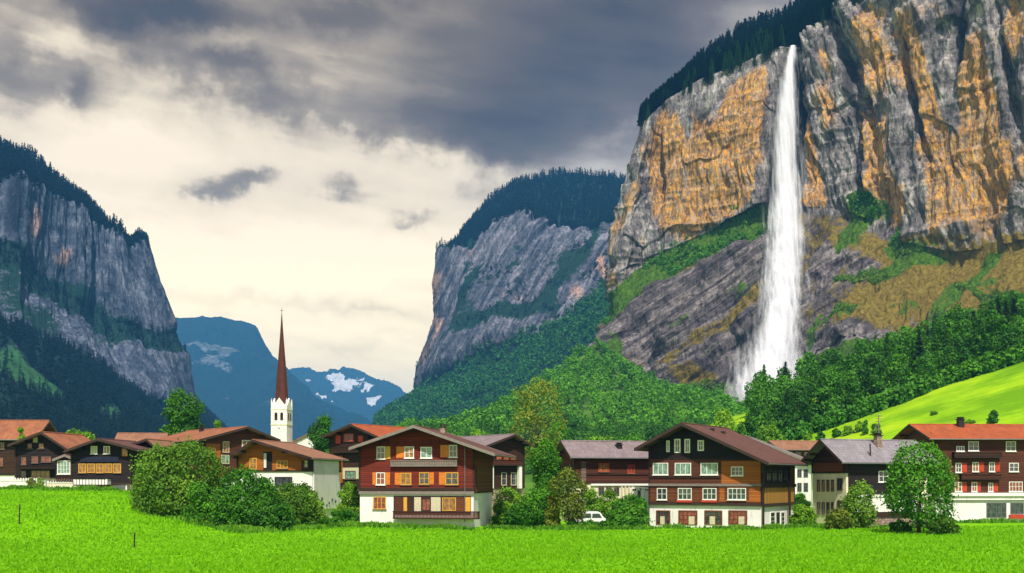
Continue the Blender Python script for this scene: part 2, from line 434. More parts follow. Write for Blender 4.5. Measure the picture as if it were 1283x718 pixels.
def gnormal(W):
    du = np.gradient(W, axis=1); dv = np.gradient(W, axis=0)
    n = np.cross(du, dv); n /= np.linalg.norm(n, axis=2, keepdims=True) + 1e-9
    tocam = np.array([0, 0, CH]) - W
    if (np.sum(n*tocam, 2) > 0).mean() < .5: n = -n
    return n
def gsum(px, py, bl):
    s = 0
    for b in bl:
        cx, cy, rx, ry, k = b[:5]; an = R(b[5]) if len(b) > 5 else 0
        dx = px-cx; dy = py-cy; X = dx*math.cos(an)+dy*math.sin(an); Y = dy*math.cos(an)-dx*math.sin(an)
        s = s + k*np.exp(-(X/rx)**2 - (Y/ry)**2)
    return s
def m_rock(name, g1, g2, g3, orange, orange2, veg1, veg2, olive, L=1.0, bump=1.0, slant=32, lowdark=.58, snow=False, strength=1.0):
    m, t = mat(name, .92, .12)
    st = t.coord((1/(9*L), 1/(9*L), 1/(24*L)), 'World'); fi = t.coord((1/(2.6*L), 1/(2.6*L), 1/(7*L)), 'World'); big = t.coord((1/(60*L),)*3, 'World')
    iso = t.coord((1/(5*L),)*3, 'World')
    a = t.noise(st, 1, 6, .62, .3); b = t.noise(fi, 1, 5, .65); c = t.noise(big, 1, 4); d2 = t.noise(iso, 1, 5, .65)
    s_ = t.new('ShaderNodeSeparateColor', i_Color=t.attr('msk', 'Color')); dark = t.attr('msk', 'Alpha')
    ck = t.noise(t.coord((1/(16*L), 1/(16*L), 1/(70*L)), 'World', (0, R(9), 0)), 1, 5, .55, .9)
    crack = t.range(t.math('ABSOLUTE', t.math('SUBTRACT', ck, .5)), 0, .022)
    hr = t.noise(t.coord((1/(30*L), 1/(30*L), 1/(4*L)), 'World'), 1, 4, .6)
    f = t.math('ADD', t.math('MULTIPLY', a, .50), t.math('ADD', t.math('MULTIPLY', b, .50), t.math('MULTIPLY', c, .20)))
    low_ = t.attr('slab')
    rot = t.new('ShaderNodeMapping'); t.put(rot.inputs[0], t.new('ShaderNodeNewGeometry').outputs['Position']); rot.inputs['Rotation'].default_value = (0, R(slant), 0)
    sc2 = t.new('ShaderNodeVectorMath', operation='MULTIPLY'); t.put(sc2.inputs[0], rot.outputs[0]); sc2.inputs[1].default_value = (1/(75*L), 1/(40*L), 1/(7*L))
    sl1 = t.math('ADD', t.math('MULTIPLY', t.math('SUBTRACT', t.noise(sc2.outputs[0], 1, 6, .62, .8), .5), 1.55), .49)
    a = t.math('ADD', t.math('MULTIPLY', a, t.math('SUBTRACT', 1.0, t.math('MULTIPLY', low_, .75))), t.math('MULTIPLY', sl1, t.math('MULTIPLY', low_, .75)))
    f = t.math('ADD', t.math('MULTIPLY', a, .62), t.math('ADD', t.math('MULTIPLY', b, .38), t.math('MULTIPLY', c, .20)))
    f = t.math('SUBTRACT', t.math('ADD', f, t.math('MULTIPLY', t.math('SUBTRACT', hr, .5), .18)), .03)
    rock = t.ramp(f, [(.46, g1), (.58, g2), (.70, g3)])
    rock = t.mix(low_, rock, t.mix(1.0, rock, (lowdark, lowdark*.94, lowdark*.98), 'MULTIPLY'))
    ora = t.mix(t.range(d2, .35, .65), orange, orange2)
    ora = t.mix(t.range(b, .60, .42, 0, .75), ora, rock)
    om = t.range(t.math('ADD', s_.outputs[0], t.math('MULTIPLY', t.math('SUBTRACT', a, .5), .9)), .38, .62)
    cc = t.mix(om, rock, ora)
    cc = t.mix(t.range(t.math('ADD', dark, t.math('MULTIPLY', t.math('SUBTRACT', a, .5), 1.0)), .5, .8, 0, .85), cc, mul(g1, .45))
    cc = t.mix(t.math('MULTIPLY', t.math('SUBTRACT', 1.0, crack), .55), cc, mul(g1, .5))
    ol = t.range(t.math('ADD', s_.outputs[2], t.math('MULTIPLY', t.math('SUBTRACT', d2, .5), 1.0)), .4, .62)
    cc = t.mix(ol, cc, t.mix(t.range(b, .35, .65), olive, mul(olive, .38)))
    if name == 'orange_grey_limestone':
        cc = t.mix(t.attr('wood'), cc, (.008, .022, .010))
    vm = t.range(t.math('ADD', s_.outputs[1], t.math('MULTIPLY', t.math('SUBTRACT', d2, .5), 1.1)), .45, .6)
    cc = t.mix(vm, cc, t.mix(t.range(b, .35, .65), veg1, veg2))
    if snow:
        cc = t.mix(t.range(t.attr('snow'), .45, .55), cc, (.85, .86, .9))
    t.put(t.b.inputs['Base Color'], cc)
    h = t.math('ADD', t.math('MULTIPLY', a, 1.0), t.math('ADD', t.math('MULTIPLY', b, .6), t.math('ADD', t.math('MULTIPLY', d2, .4), t.math('MULTIPLY', crack, .12))))
    t.put(t.b.inputs['Normal'], t.bump(h, bump*.8, 6.0*L))
    return m
def make_mtn(name, W, msk, mt, extra=None):
    at = {'msk': ('FLOAT_COLOR', np.clip(msk, 0, 1).reshape(-1, 4))}
    if extra: at.update(extra)
    me = np_mesh(name, W.reshape(-1, 3), grid_faces(W.shape[0], W.shape[1]), [mt], True, at)
    return tag(link(name, me), kind='structure')

# ---- the great cliff on the right
rR = [
 [(760,548,1250),(722,545,900),(790,548,800),(860,548,720),(920,545,640),(965,540,600),(990,530,560),(1050,500,500),(1120,480,460),(1200,455,430),(1290,430,410),(1420,400,400)],
 [(765,480,1300),(744,474,1000),(795,478,940),(845,480,900),(895,500,860),(945,512,820),(985,498,790),(1040,448,740),(1120,418,650),(1200,405,600),(1290,392,560),(1420,350,530)],
 [(780,400,1350),(757,420,1040),(800,380,1010),(860,345,980),(915,318,950),(965,300,915),(1010,310,880),(1060,330,830),(1120,348,760),(1200,345,700),(1290,330,640),(1420,290,600)],
 [(790,380,1400),(766,372,1090),(805,330,1070),(860,306,1045),(915,282,1018),(965,262,975),(1005,262,935),(1060,262,890),(1120,300,805),(1200,318,735),(1290,302,675),(1420,260,620)],
 [(800,260,1420),(785,260,1100),(815,240,1085),(865,205,1055),(920,180,1025),(968,160,990),(1000,150,955),(1055,130,900),(1120,130,820),(1200,120,750),(1290,110,685),(1420,60,630)],
 [(812,170,1430),(805,156,1115),(835,127,1095),(872,104,1068),(925,84,1038),(975,62,1005),(1002,48,970),(1055,0,920),(1120,-40,840),(1200,-90,770),(1290,-150,700),(1420,-230,650)],
 [(815,158,1480),(810,147,1160),(842,122,1210),(880,80,1260),(930,43,1300),(972,26,1320),(1005,10,1320),(1055,-30,1300),(1120,-60,1250),(1200,-100,1150),(1290,-160,1100),(1420,-240,1050)],
 [(820,300,2000),(812,300,1800),(842,300,1800),(880,300,1800),(930,300,1800),(972,300,1800),(1005,300,1800),(1055,300,1800),(1120,300,1800),(1200,300,1800),(1290,300,1800),(1420,300,1800)]]
rR = [[(a_, b_, c_ if k_ in (0, 6, 7) or q_ == 0 else 900+(c_-900)*.6) for q_, (a_, b_, c_) in enumerate(row_)] for k_, row_ in enumerate(rR)]
W, px, py, rv, ru = loft(rR, 820, [50, 120, 60, 170, 130, 40, 6])
N_ = gnormal(W)
s = np.cumsum(np.linalg.norm(np.diff(W[300, :, :2], axis=0, prepend=W[300, :1, :2]), axis=1))[None, :] + 0*px
z = W[..., 2]
cl = ss(.85, 1.1, rv)*(1-ss(5.0, 5.15, rv)); up = ss(2.9, 3.1, rv); ledge = ss(2.15, 2.45, rv)*(1-ss(2.85, 3.02, rv))
tilt = np.where(px > 990, z*.30, z*-.05); sr = s + tilt + 22*fbm(s/130, z/110, 0*s, 3, 21) + 5*fbm(s/25, z/25, 0*s, 2, 22)
ribs = fbm(sr/85, 0*s, z/300, 3, 1, .5, True)*12 + fbm(sr/20, z/95, 0*s+3, 4, 2, .6, True)*5.5 + fbm(sr/6, z/22, s/9, 3, 3, .55)*2.4 + np.round(2.2*fbm(s/70, z/60, 0*s, 3, 24))*2.6
sa = np.where(px > 1000, .85, .52); sb = np.sqrt(1-sa**2); s_w = s + 14*fbm(s/70, z/70, 0*s, 3, 8)
slab = fbm((s_w*sa - z*sb)/27, (s_w*sb+z*sa)/170, 0*s, 4, 7, .55, True)
strat = slab*15 + fbm(s/40, z/40, 0*s, 4, 12)*12 + fbm(s/6, z/6, 0*s+7, 3, 13)*2.0
hor = fbm(s/120, z/20, 0*s+1, 3, 15, .5, True)*3.2*up
lowm = 1 - ss(2.6, 3.2, rv)
dsp = cl*(ribs*(1-lowm) + hor + strat*lowm)*(1-.55*ledge) + (1-cl)*fbm(s/30, z/30, W[..., 1]/30, 3, 5)*4
notch = np.exp(-((px-987-(py-60)*-.03)/15)**2)*ss(2.9, 3.4, rv)
dsp = dsp - notch*20*cl - ledge*3
dsp = dsp - np.clip(-gsum(px, py, [(1075,110,7,70,1,-14),(1052,60,6,60,1,-18),(1196,45,7,60,1,8),(1140,120,5,90,1,-14),(1262,90,6,80,1,-12),(825,220,6,60,1,0),(880,150,5,30,1,25)])*14*cl, -20, 0)*-1
edge = np.clip(np.minimum(ru/.6, 1), 0, 1)
dsp = dsp*(1-.85*ss(4.35, 4.95, rv)*(1-ss(960, 1010, px)))
dsp = dsp - 5*lowm*cl*ss(.0, -.6, slab)
W = W + N_*(dsp*edge)[..., None]
po = gsum(px, py, [(850,215,26,60,.95,5),(905,230,32,60,1.0,10),(945,205,20,75,1.1,5),(925,120,28,34,.75,10),(960,110,12,45,.8),(862,285,16,32,.9),(838,180,14,30,.8),(885,170,22,26,.55),(832,250,8,60,.6),
   (1012,185,10,70,1.0,-12),(1030,130,14,50,.8,-16),(1092,70,14,45,.85,-16),(1080,165,12,55,.8,-10),(1104,210,16,45,.8),(1150,100,16,70,1.15,-14),(1168,165,14,45,1.1,-10),(1218,75,20,55,1.0,-5),(1228,150,28,70,1.15,-5),(1210,230,24,45,.8),(1262,230,14,40,.8),(1268,35,18,60,.7),(1130,250,20,30,.8),(1015,250,10,40,.5),(1175,275,10,30,.7)])
po = (po*1.0 + .75*fbm(sr/22, z/70, 0*s, 4, 41) + .30*fbm(s/8, z/20, 0*s, 3, 42) + .13)*up*(1-ss(4.7, 5.0, rv)*.5)
po = po - 1.4*notch
pveg = 1.05*ledge*(1-ss(950, 975, px)) + ledge*.1
pveg = pveg + gsum(px, py, [(880,310,60,14,.5,-25),(800,360,40,12,.6,-35),(1085,262,24,22,1.3,20),(1120,300,14,20,.8),(1120,340,40,12,.9,-8),(1170,322,60,8,.55,-6),(1235,352,40,10,.5,-10),(1150,375,50,9,.55,-18),(1260,380,50,12,.6),(1070,290,14,24,.6),(850,490,60,10,.8),(920,470,30,14,.45),(860,415,60,8,.35,-25),(1060,400,40,8,.55,-25),(1015,355,12,10,.3),(935,360,14,24,.45),(772,440,9,20,.6),(1140,310,30,5,.9)])
pveg = pveg + .45*fbm(s/30, z/22, 0*s, 4, 51) - .02
pveg = np.where(rv > 5.02, .0, pveg); pveg = np.where(rv < .98, 1.2, pveg)
pol = gsum(px, py, [(1190,350,90,34,.95,-8),(1100,385,60,20,.75,-25),(1280,330,70,36,.95),(860,470,30,14,.8),(900,480,24,10,.5),(1240,375,80,22,1.2),(1160,300,60,10,.5)]) + .2*fbm(s/18, z/18, 0*s, 3, 61)
vs2 = fbm((s_w*sa - z*sb)/16, (s_w*sb+z*sa)/130, 0*s+4, 4, 66, .55)
pveg = np.where((rv > .98) & (rv < 5.02), pveg + lowm*cl*(.95*ss(.22, .55, vs2)), pveg)
pol = pol + .25*lowm*cl*(px > 1000) + .55*lowm*cl*ss(.12, .4, -vs2) + .35*ledge + .25*lowm*cl*fbm(s/25, z/18, 0*s, 3, 63)
plat = rv > 5.02
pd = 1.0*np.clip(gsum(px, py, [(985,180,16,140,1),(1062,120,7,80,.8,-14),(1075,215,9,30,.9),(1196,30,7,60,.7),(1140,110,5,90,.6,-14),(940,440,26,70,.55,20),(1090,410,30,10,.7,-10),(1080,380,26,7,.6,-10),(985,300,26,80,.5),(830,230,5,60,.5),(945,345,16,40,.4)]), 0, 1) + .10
pd = pd + lowm*cl*.62*ss(.05, -.5, slab) + up*cl*.40*ss(.1, -.5, fbm(sr/20, z/95, 0*s+3, 4, 2, .6, True))  # creases between slabs and ribs darkened, shade put into the colour mask
mk = np.stack([po, pveg, pol, pd], -1)
rockR = m_rock('orange_grey_limestone', (.07, .064, .07), (.19, .175, .18), (.46, .43, .41), (.46, .195, .025), (.66, .37, .075), (.020, .060, .006), (.085, .17, .012), (.24, .18, .035), 1.0, 1.0)
make_mtn('right_cliff', W, mk, rockR, {'wood': ('FLOAT', ss(5.0, 5.06, rv)), 'slab': ('FLOAT', lowm*cl)})
WR, RVR, PXR, PYR = W, rv, px, py

# ---- wooded slope in front of it
rS = [
 [(470,596,420),(540,596,420),(620,596,420),(700,596,420),(780,596,420),(860,596,420),(940,596,420),(1000,596,420)],
 [(480,552,600),(548,548,600),(622,536,640),(700,520,660),(780,520,650),(860,522,640),(935,530,600),(990,540,560)],
 [(500,552,900),(568,545,900),(632,512,930),(692,475,950),(748,440,960),(815,484,900),(905,510,850),(960,528,800)],
 [(505,570,1100),(575,560,1100),(640,530,1150),(700,500,1180),(760,480,1150),(825,520,1100),(905,540,1050),(960,560,1000)]]
W, px, py, rv, ru = loft(rS, 260, [50, 110, 14])
N_ = gnormal(W); W = W + N_*(fbm(W[..., 0]/55, W[..., 1]/55, W[..., 2]/55, 4, 71)*7*ss(0, .4, rv))[..., None]
slopem, t = mat('woodland_floor', .95, .1)
t.put(t.b.inputs['Base Color'], t.mix(t.range(t.noise(t.coord((1, 1, 1), 'World'), .06, 5), .4, .6), (.025, .07, .01), (.07, .16, .015)))
make_mtn('wooded_slope', W, np.zeros(px.shape+(4,)), slopem)
WS, RVS, PXS = W, rv, px

# ---- middle mountain
rC = [
 [(500,548,3400),(440,548,2150),(560,548,1700),(640,548,1600),(700,545,1500),(760,540,1450),(820,530,1450),(900,520,1450)],
 [(530,500,3300),(517,492,2500),(575,468,2300),(640,440,2200),(700,408,2150),(745,370,2150),(800,320,2200),(900,300,2250)],
 [(545,400,3400),(545,400,2600),(590,385,2450),(640,360,2400),(700,345,2350),(750,315,2350),(800,290,2350),(900,280,2350)],
 [(552,322,3500),(549,320,2650),(595,306,2550),(640,283,2500),(700,308,2480),(745,308,2450),(790,285,2450),(900,265,2450)],
 [(556,316,3500),(556,311,2750),(603,268,2850),(650,231,2950),(700,216,3000),(760,215,3000),(810,226,3000),(900,240,3000)],
 [(560,400,4200),(560,400,4200),(610,400,4200),(650,400,4200),(700,400,4200),(760,400,4200),(810,400,4200),(900,400,4200)]]
rC = [[(a_+(11 if q_ == 0 else 9 if q_ == 1 else 0), b_, c_) if 0 < k_ < 5 else (a_, b_, c_) for q_, (a_, b_, c_) in enumerate(r_)] for k_, r_ in enumerate(rC)]
W, px, py, rv, ru = loft(rC, 520, [70, 100, 110, 60, 8])
N_ = gnormal(W); s = np.cumsum(np.linalg.norm(np.diff(W[150, :, :2], axis=0, prepend=W[150, :1, :2]), axis=1))[None, :] + 0*px; z = W[..., 2]
cl = ss(.9, 1.1, rv)*(1-ss(3.0, 3.1, rv))
sr = s - z*.55
sr = sr + 60*fbm(s/300, z/260, 0*s, 3, 121)
dsp = cl*(fbm(sr/170, 0*s, z/900, 4, 101, .55, True)*52 + fbm(sr/42, z/500, 0*s, 4, 102, .6, True)*17 + fbm(sr/12, z/60, 0*s, 3, 103)*5 + fbm(s/90, z/90, 0*s, 3, 104)*14)
dsp = dsp + (1-cl)*(fbm(s/120, z/120, W[..., 1]/120, 4, 105)*16)
W = W + N_*(dsp*(.25+.75*np.clip((ru-.6)/1.2, 0, 1)))[..., None]
po = gsum(px, py, [(556,345,8,28,.7),(552,400,8,28,.5),(592,318,10,14,.6),(725,372,12,12,.55),(740,325,14,18,.4),(655,385,20,12,.4),(540,450,14,30,.5),(760,345,10,20,.6)]) + .15*fbm(s/80, z/200, 0*s, 3, 111)
pv = gsum(px, py, [(640,410,60,9,1.1,-16),(690,350,40,7,.6,-20),(600,350,14,30,.45,-40),(650,330,20,8,.5,-30),(720,330,10,30,.5,20),(700,380,8,20,.5),(600,400,20,20,.5,-30),(598,372,46,5,.75,-58),(575,420,50,5,.6,-60),(722,345,40,5,.8,-50),(690,385,30,6,.7,-45),(655,345,34,4,.6,-40),(742,330,40,5,.6,-60)]) + .45*fbm(s/90, z/70, 0*s, 4, 112) + .05
pv = np.where((rv < 1.0) | (rv > 3.0), 1.4, pv)
mk = np.stack([po, pv, 0*po, .15+0*po], -1)
rockC = m_rock('pale_grey_limestone', (.024, .032, .048), (.095, .105, .13), (.24, .25, .29), (.50, .26, .15), (.62, .38, .24), (.006, .022, .016), (.014, .045, .022), (.1, .1, .04), 2.3, 1.0, slant=-0 + 62, lowdark=1.0)
make_mtn('middle_mountain', W, mk, rockC, {'slab': ('FLOAT', .9 + 0*po)})
WC, RVC, PXC, PYC = W, rv, px, py

# ---- mountain on the left
rL = [
 [(-260,610,820),(-200,600,900),(0,562,1000),(80,556,1100),(150,553,1250),(205,552,1400),(258,552,1700),(290,548,2400)],
 [(-260,385,1200),(-200,380,1300),(0,402,1500),(70,432,1600),(130,465,1700),(190,505,1800),(240,520,1950),(262,505,2700)],
 [(-260,300,1300),(-200,300,1400),(0,330,1600),(60,375,1700),(110,410,1780),(160,430,1860),(226,442,1980),(240,435,2700)],
 [(-260,280,1350),(-200,280,1450),(0,305,1650),(60,352,1760),(110,390,1840),(165,410,1900),(217,418,2000),(235,415,2700)],
 [(-260,190,1400),(-200,190,1450),(0,226,1700),(60,245,1800),(105,272,1880),(145,297,1930),(180,312,2020),(200,305,2700)],
 [(-260,100,1900),(-200,100,1900),(0,179,2000),(45,203,2080),(95,245,2130),(140,283,2150),(176,307,2160),(195,300,2750)],
 [(-260,400,3000),(-200,400,3000),(0,400,3000),(45,400,3000),(95,400,3000),(140,400,3000),(176,420,3000),(190,450,3600)]]
rL = [[(a_-(16 if q_ == 7 else 12 if q_ == 6 else 5 if q_ == 5 else 0), b_, c_) if 0 < k_ < 6 else (a_, b_, c_) for q_, (a_, b_, c_) in enumerate([(r_[0] if len(r_) == 8 else (r_[0][0]-60, r_[0][1], r_[0][2]))]+list(r_[(1 if len(r_) == 8 else 0):]))] for k_, r_ in enumerate(rL)]
W, px, py, rv, ru = loft(rL, 560, [70, 90, 40, 110, 60, 8])
N_ = gnormal(W); s = np.cumsum(np.linalg.norm(np.diff(W[150, :, :2], axis=0, prepend=W[150, :1, :2]), axis=1))[None, :] + 0*px; z = W[..., 2]
cl = ss(.9, 1.1, rv)*(1-ss(4.0, 4.1, rv)); ledge = ss(1.9, 2.1, rv)*(1-ss(2.9, 3.1, rv))
dsp = cl*(fbm(s/140, 0*s, z/900, 4, 201, .55, True)*26 + fbm(s/36, z/400, 0*s, 4, 202, .6, True)*13 + fbm(s/10, z/50, 0*s, 3, 203)*4 + fbm(s/90, z/90, 0*s, 3, 204)*10)*(1-.5*ledge)
dsp = dsp + (1-cl)*(fbm(s/110, z/110, W[..., 1]/110, 4, 205)*18)
W = W + N_*(dsp*np.clip((7-ru)/.9, 0, 1))[..., None]
po = gsum(px, py, [(40,280,12,26,.62),(75,325,14,20,.7),(130,315,12,24,.42),(190,345,10,36,.5,-15),(100,300,14,30,.5),(205,400,10,30,.5,-10)]) + .1*fbm(s/80, z/200, 0*s, 3, 211)
pv = 1.0*ledge + gsum(px, py, [(120,385,60,14,.9,30),(20,350,20,60,.45,-10),(60,400,40,20,.6,30),(150,430,60,9,.6,8)]) + .45*fbm(s/80, z/70, 0*s, 4, 212)
pv = np.where((rv < 1.0) | (rv > 4.0), 1.4, pv)
pd = gsum(px, py, [(12,260,10,60,.9),(190,410,20,10,.4)])+.12
pol = gsum(px, py, [(25,470,38,16,1.2,20),(60,490,26,9,1.0,20),(140,520,26,8,.9,20),(10,450,20,16,.9)])
mk = np.stack([po, pv*(1-np.clip(pol, 0, 1)*(rv < 1)), pol*(rv < 1.0), pd], -1)
rockL = m_rock('blue_grey_limestone', (.020, .032, .058), (.070, .086, .125), (.18, .20, .26), (.50, .26, .20), (.62, .40, .32), (.006, .022, .022), (.012, .045, .028), (.045, .16, .05), 1.9, 1.0)
make_mtn('left_mountain', W, mk, rockL)
WL, RVL, PXL, PYL = W, rv, px, py

# ---- far table mountain and snowy range
rF = [
 [(120,550,5200),(200,550,5200),(260,550,5200),(300,550,5200),(330,550,5200),(370,550,5300),(410,550,5400),(450,550,5500),(490,550,5600)],
 [(120,470,6300),(200,472,6300),(260,475,6300),(295,478,6300),(320,480,6350),(350,490,6400),(390,512,6400),(430,530,6400),(480,545,6400)],
 [(120,420,6900),(200,416,6900),(260,418,6900),(298,418,6900),(322,430,6900),(342,458,6950),(375,492,6900),(420,522,6800),(475,542,6800)],
 [(120,399,7200),(200,399,7200),(262,400,7200),(296,400,7200),(320,406,7200),(336,436,7200),(362,466,7100),(410,514,7000),(470,540,7000)],
 [(120,460,8400),(200,460,8400),(260,460,8400),(300,460,8400),(330,470,8400),(370,510,8400),(410,530,8400),(450,545,8400),(490,548,8400)]]
W, px, py, rv, ru = loft(rF, 300, [40, 60, 40, 8])
N_ = gnormal(W); x_, y_, z_ = W[..., 0], W[..., 1], W[..., 2]
W = W + N_*(fbm(x_/420, z_/900, y_/700, 5, 301, .55, True)*75*ss(0, .5, rv)*(1-.5*ss(1.8, 2.6, rv)) + fbm(x_/90, z_/200, y_/200, 3, 302)*14)[..., None]
pol = gsum(px, py, [(275,440,40,3,.75),(290,470,24,12,.4),(260,460,30,14,.3),(340,520,20,12,.4),(230,480,20,10,.3)]) + .75*fbm(x_/260, z_/110, 0*x_, 5, 303, .6)
mk = np.stack([0*pol, 1.2-pol*1.5, pol*.6, .1+0*pol], -1)
rockF = m_rock('far_rock', (.06, .08, .11), (.12, .15, .18), (.24, .26, .28), (.3, .2, .15), (.3, .2, .15), (.004, .025, .035), (.012, .045, .045), (.10, .15, .12), 5, 1.0)
make_mtn('far_mountain', W, mk, rockF)
rN = [
 [(280,550,8200),(360,550,8200),(400,550,8200),(430,550,8200),(460,550,8200),(490,550,8200),(530,550,8200),(600,550,8200)],
 [(280,500,9600),(360,500,9600),(400,500,9600),(430,496,9600),(460,500,9600),(490,505,9600),(530,520,9600),(600,530,9600)],
 [(280,480,10400),(368,469,10400),(402,468,10400),(433,463,10400),(458,474,10400),(488,482,10400),(512,500,10400),(600,520,10400)],
 [(280,550,11500),(360,550,11500),(400,550,11500),(430,550,11500),(460,550,11500),(490,550,11500),(530,550,11500),(600,550,11500)]]
W, px, py, rv, ru = loft(rN, 340, [50, 70, 8])
N_ = gnormal(W); x_, y_, z_ = W[..., 0], W[..., 1], W[..., 2]
W = W + N_*((fbm(x_/420, z_/420, y_/600, 5, 311, .6, True)*85)*ss(0, .4, rv))[..., None]
W[..., 2] += (fbm(x_/230, 0*x_, y_/900, 4, 313, .6, True)*30)*ss(1.5, 2.0, rv)*(rv < 2.4)
sn = gsum(px, py, [(425,481,12,10,1.0),(437,488,10,9,.8),(418,474,12,4,.7),(465,507,7,6,1.0),(472,502,6,3,.7),(462,490,9,4,.7),(405,500,14,3,.8,35),(452,480,8,3,.5),(386,480,8,3,.3)]) + .8*fbm(x_/90, z_/60, 0*x_, 5, 312, .7) - .05
mk = np.stack([0*sn, .9+0*sn, 0*sn, .1+0*sn], -1)
rockN = m_rock('alpine_rock', (.06, .09, .12), (.13, .17, .20), (.26, .29, .32), (.3, .2, .15), (.3, .2, .15), (.01, .04, .045), (.03, .075, .07), (.16, .2, .14), 6, 1.2, snow=True)
make_mtn('snowy_range', W, mk, rockN, {'snow': ('FLOAT', sn)})

# ================================================================== WATERFALL: nested bodies of falling spray
wf = [(57,993,4,950),(80,990,7,940),(120,987,11,928),(170,984,15,915),(230,985,19,900),(290,986,23,878),(345,984,25,850),(400,977,27,820),(450,968,29,798),(490,961,30,782),(520,956,31,770)]
wa = np.array(wf, float); yy = np.linspace(57, 520, 230)
wc = np.interp(yy, wa[:, 0], wa[:, 1]); ww = np.interp(yy, wa[:, 0], wa[:, 2]); wY = np.interp(yy, wa[:, 0], wa[:, 3])
Vs = []; Fs = []; al = []; nb = 0; NS = 72
for k, (rk, ak) in enumerate([(.26, .92), (.38, .74), (.50, .60), (.62, .50), (.74, .42), (.86, .34), (.98, .27), (1.12, .21), (1.30, .15), (1.52, .10), (1.8, .05)]):
    th = np.linspace(0, 2*PI, NS, endpoint=False)
    T_, YY = np.meshgrid(th, yy); C_ = np.interp(YY, yy, wc); A_ = np.interp(YY, yy, ww)/F*np.interp(YY, yy, wY); DY = np.interp(YY, yy, wY)
    rad = rk*(1 + .16*fbm(np.cos(T_)*2.4+9*k, np.sin(T_)*2.4, YY/70, 3, 400+k) + .06*fbm(np.cos(T_)*5, np.sin(T_)*5, YY/45+k, 2, 410+k))
    X = (C_-CX)/F*DY + A_*rad*np.cos(T_); Yw = DY + A_*.55*rad*np.sin(T_); Z = CH + (HY-YY)/F*DY
    Vs.append(np.stack([X, Yw, Z], -1).reshape(-1, 3)); n = X.shape[0]
    a = np.arange(n*NS).reshape(n, NS); b = np.roll(a, -1, 1)
    Fs.append(np.stack([a[:-1], b[:-1], b[1:], a[1:]], -1).reshape(-1, 4) + nb); nb += n*NS
    al.append(np.full(n*NS, ak) * (1 - .45*ss(480, 520, YY).ravel()) + (rk > 1.0)*.26*ss(400, 500, YY).ravel() - (rk > 1.6)*.2*(1-ss(380, 470, YY).ravel()))
wm, t = mat('falling_water', .6, .3)
t.b.inputs['Base Color'].default_value = (.74, .745, .80, 1)
va = t.attr('dens'); nn = t.noise(t.coord((.35, .15, .010), 'World'), 1.0, 3, .5); n2 = t.noise(t.coord((.10, .08, .014), 'World'), 1.0, 3, .5)
q = t.math('ADD', t.math('MULTIPLY', nn, .7), t.math('MULTIPLY', n2, .5))
q = t.math('ADD', q, t.math('MULTIPLY', t.math('SUBTRACT', va, .5), 1.0))
t.put(t.b.inputs['Alpha'], t.range(q, .22, 1.12, 0, .93, True))
t.b.inputs['Emission Strength'].default_value = 0
me = np_mesh('waterfall', np.concatenate(Vs), np.concatenate(Fs), [wm], True, {'dens': ('FLOAT', np.concatenate(al))})
tag(link('waterfall', me), 'tall white waterfall dropping from the notch in the orange cliff', 'waterfall', kind='structure')

# ================================================================== HAZE
hz = bpy.data.materials.new('valley_air'); hz.use_nodes = True; t = NT(hz.node_tree); t.n.remove(t.n['Principled BSDF'])
pv_ = t.new('ShaderNodeVolumePrincipled'); pv_.inputs['Color'].default_value = (.09, .38, .84, 1); pv_.inputs['Density'].default_value = 1.0e-4
pv_.inputs['Anisotropy'].default_value = 0
out = [n for n in t.n if n.type == 'OUTPUT_MATERIAL'][0]; t.l.new(pv_.outputs[0], out.inputs['Volume'])
hb = MB(); hb.box(-14500, 14500, -700, 13500, -4.0, 1150)
tag(hb.build('haze', hz), kind='stuff')
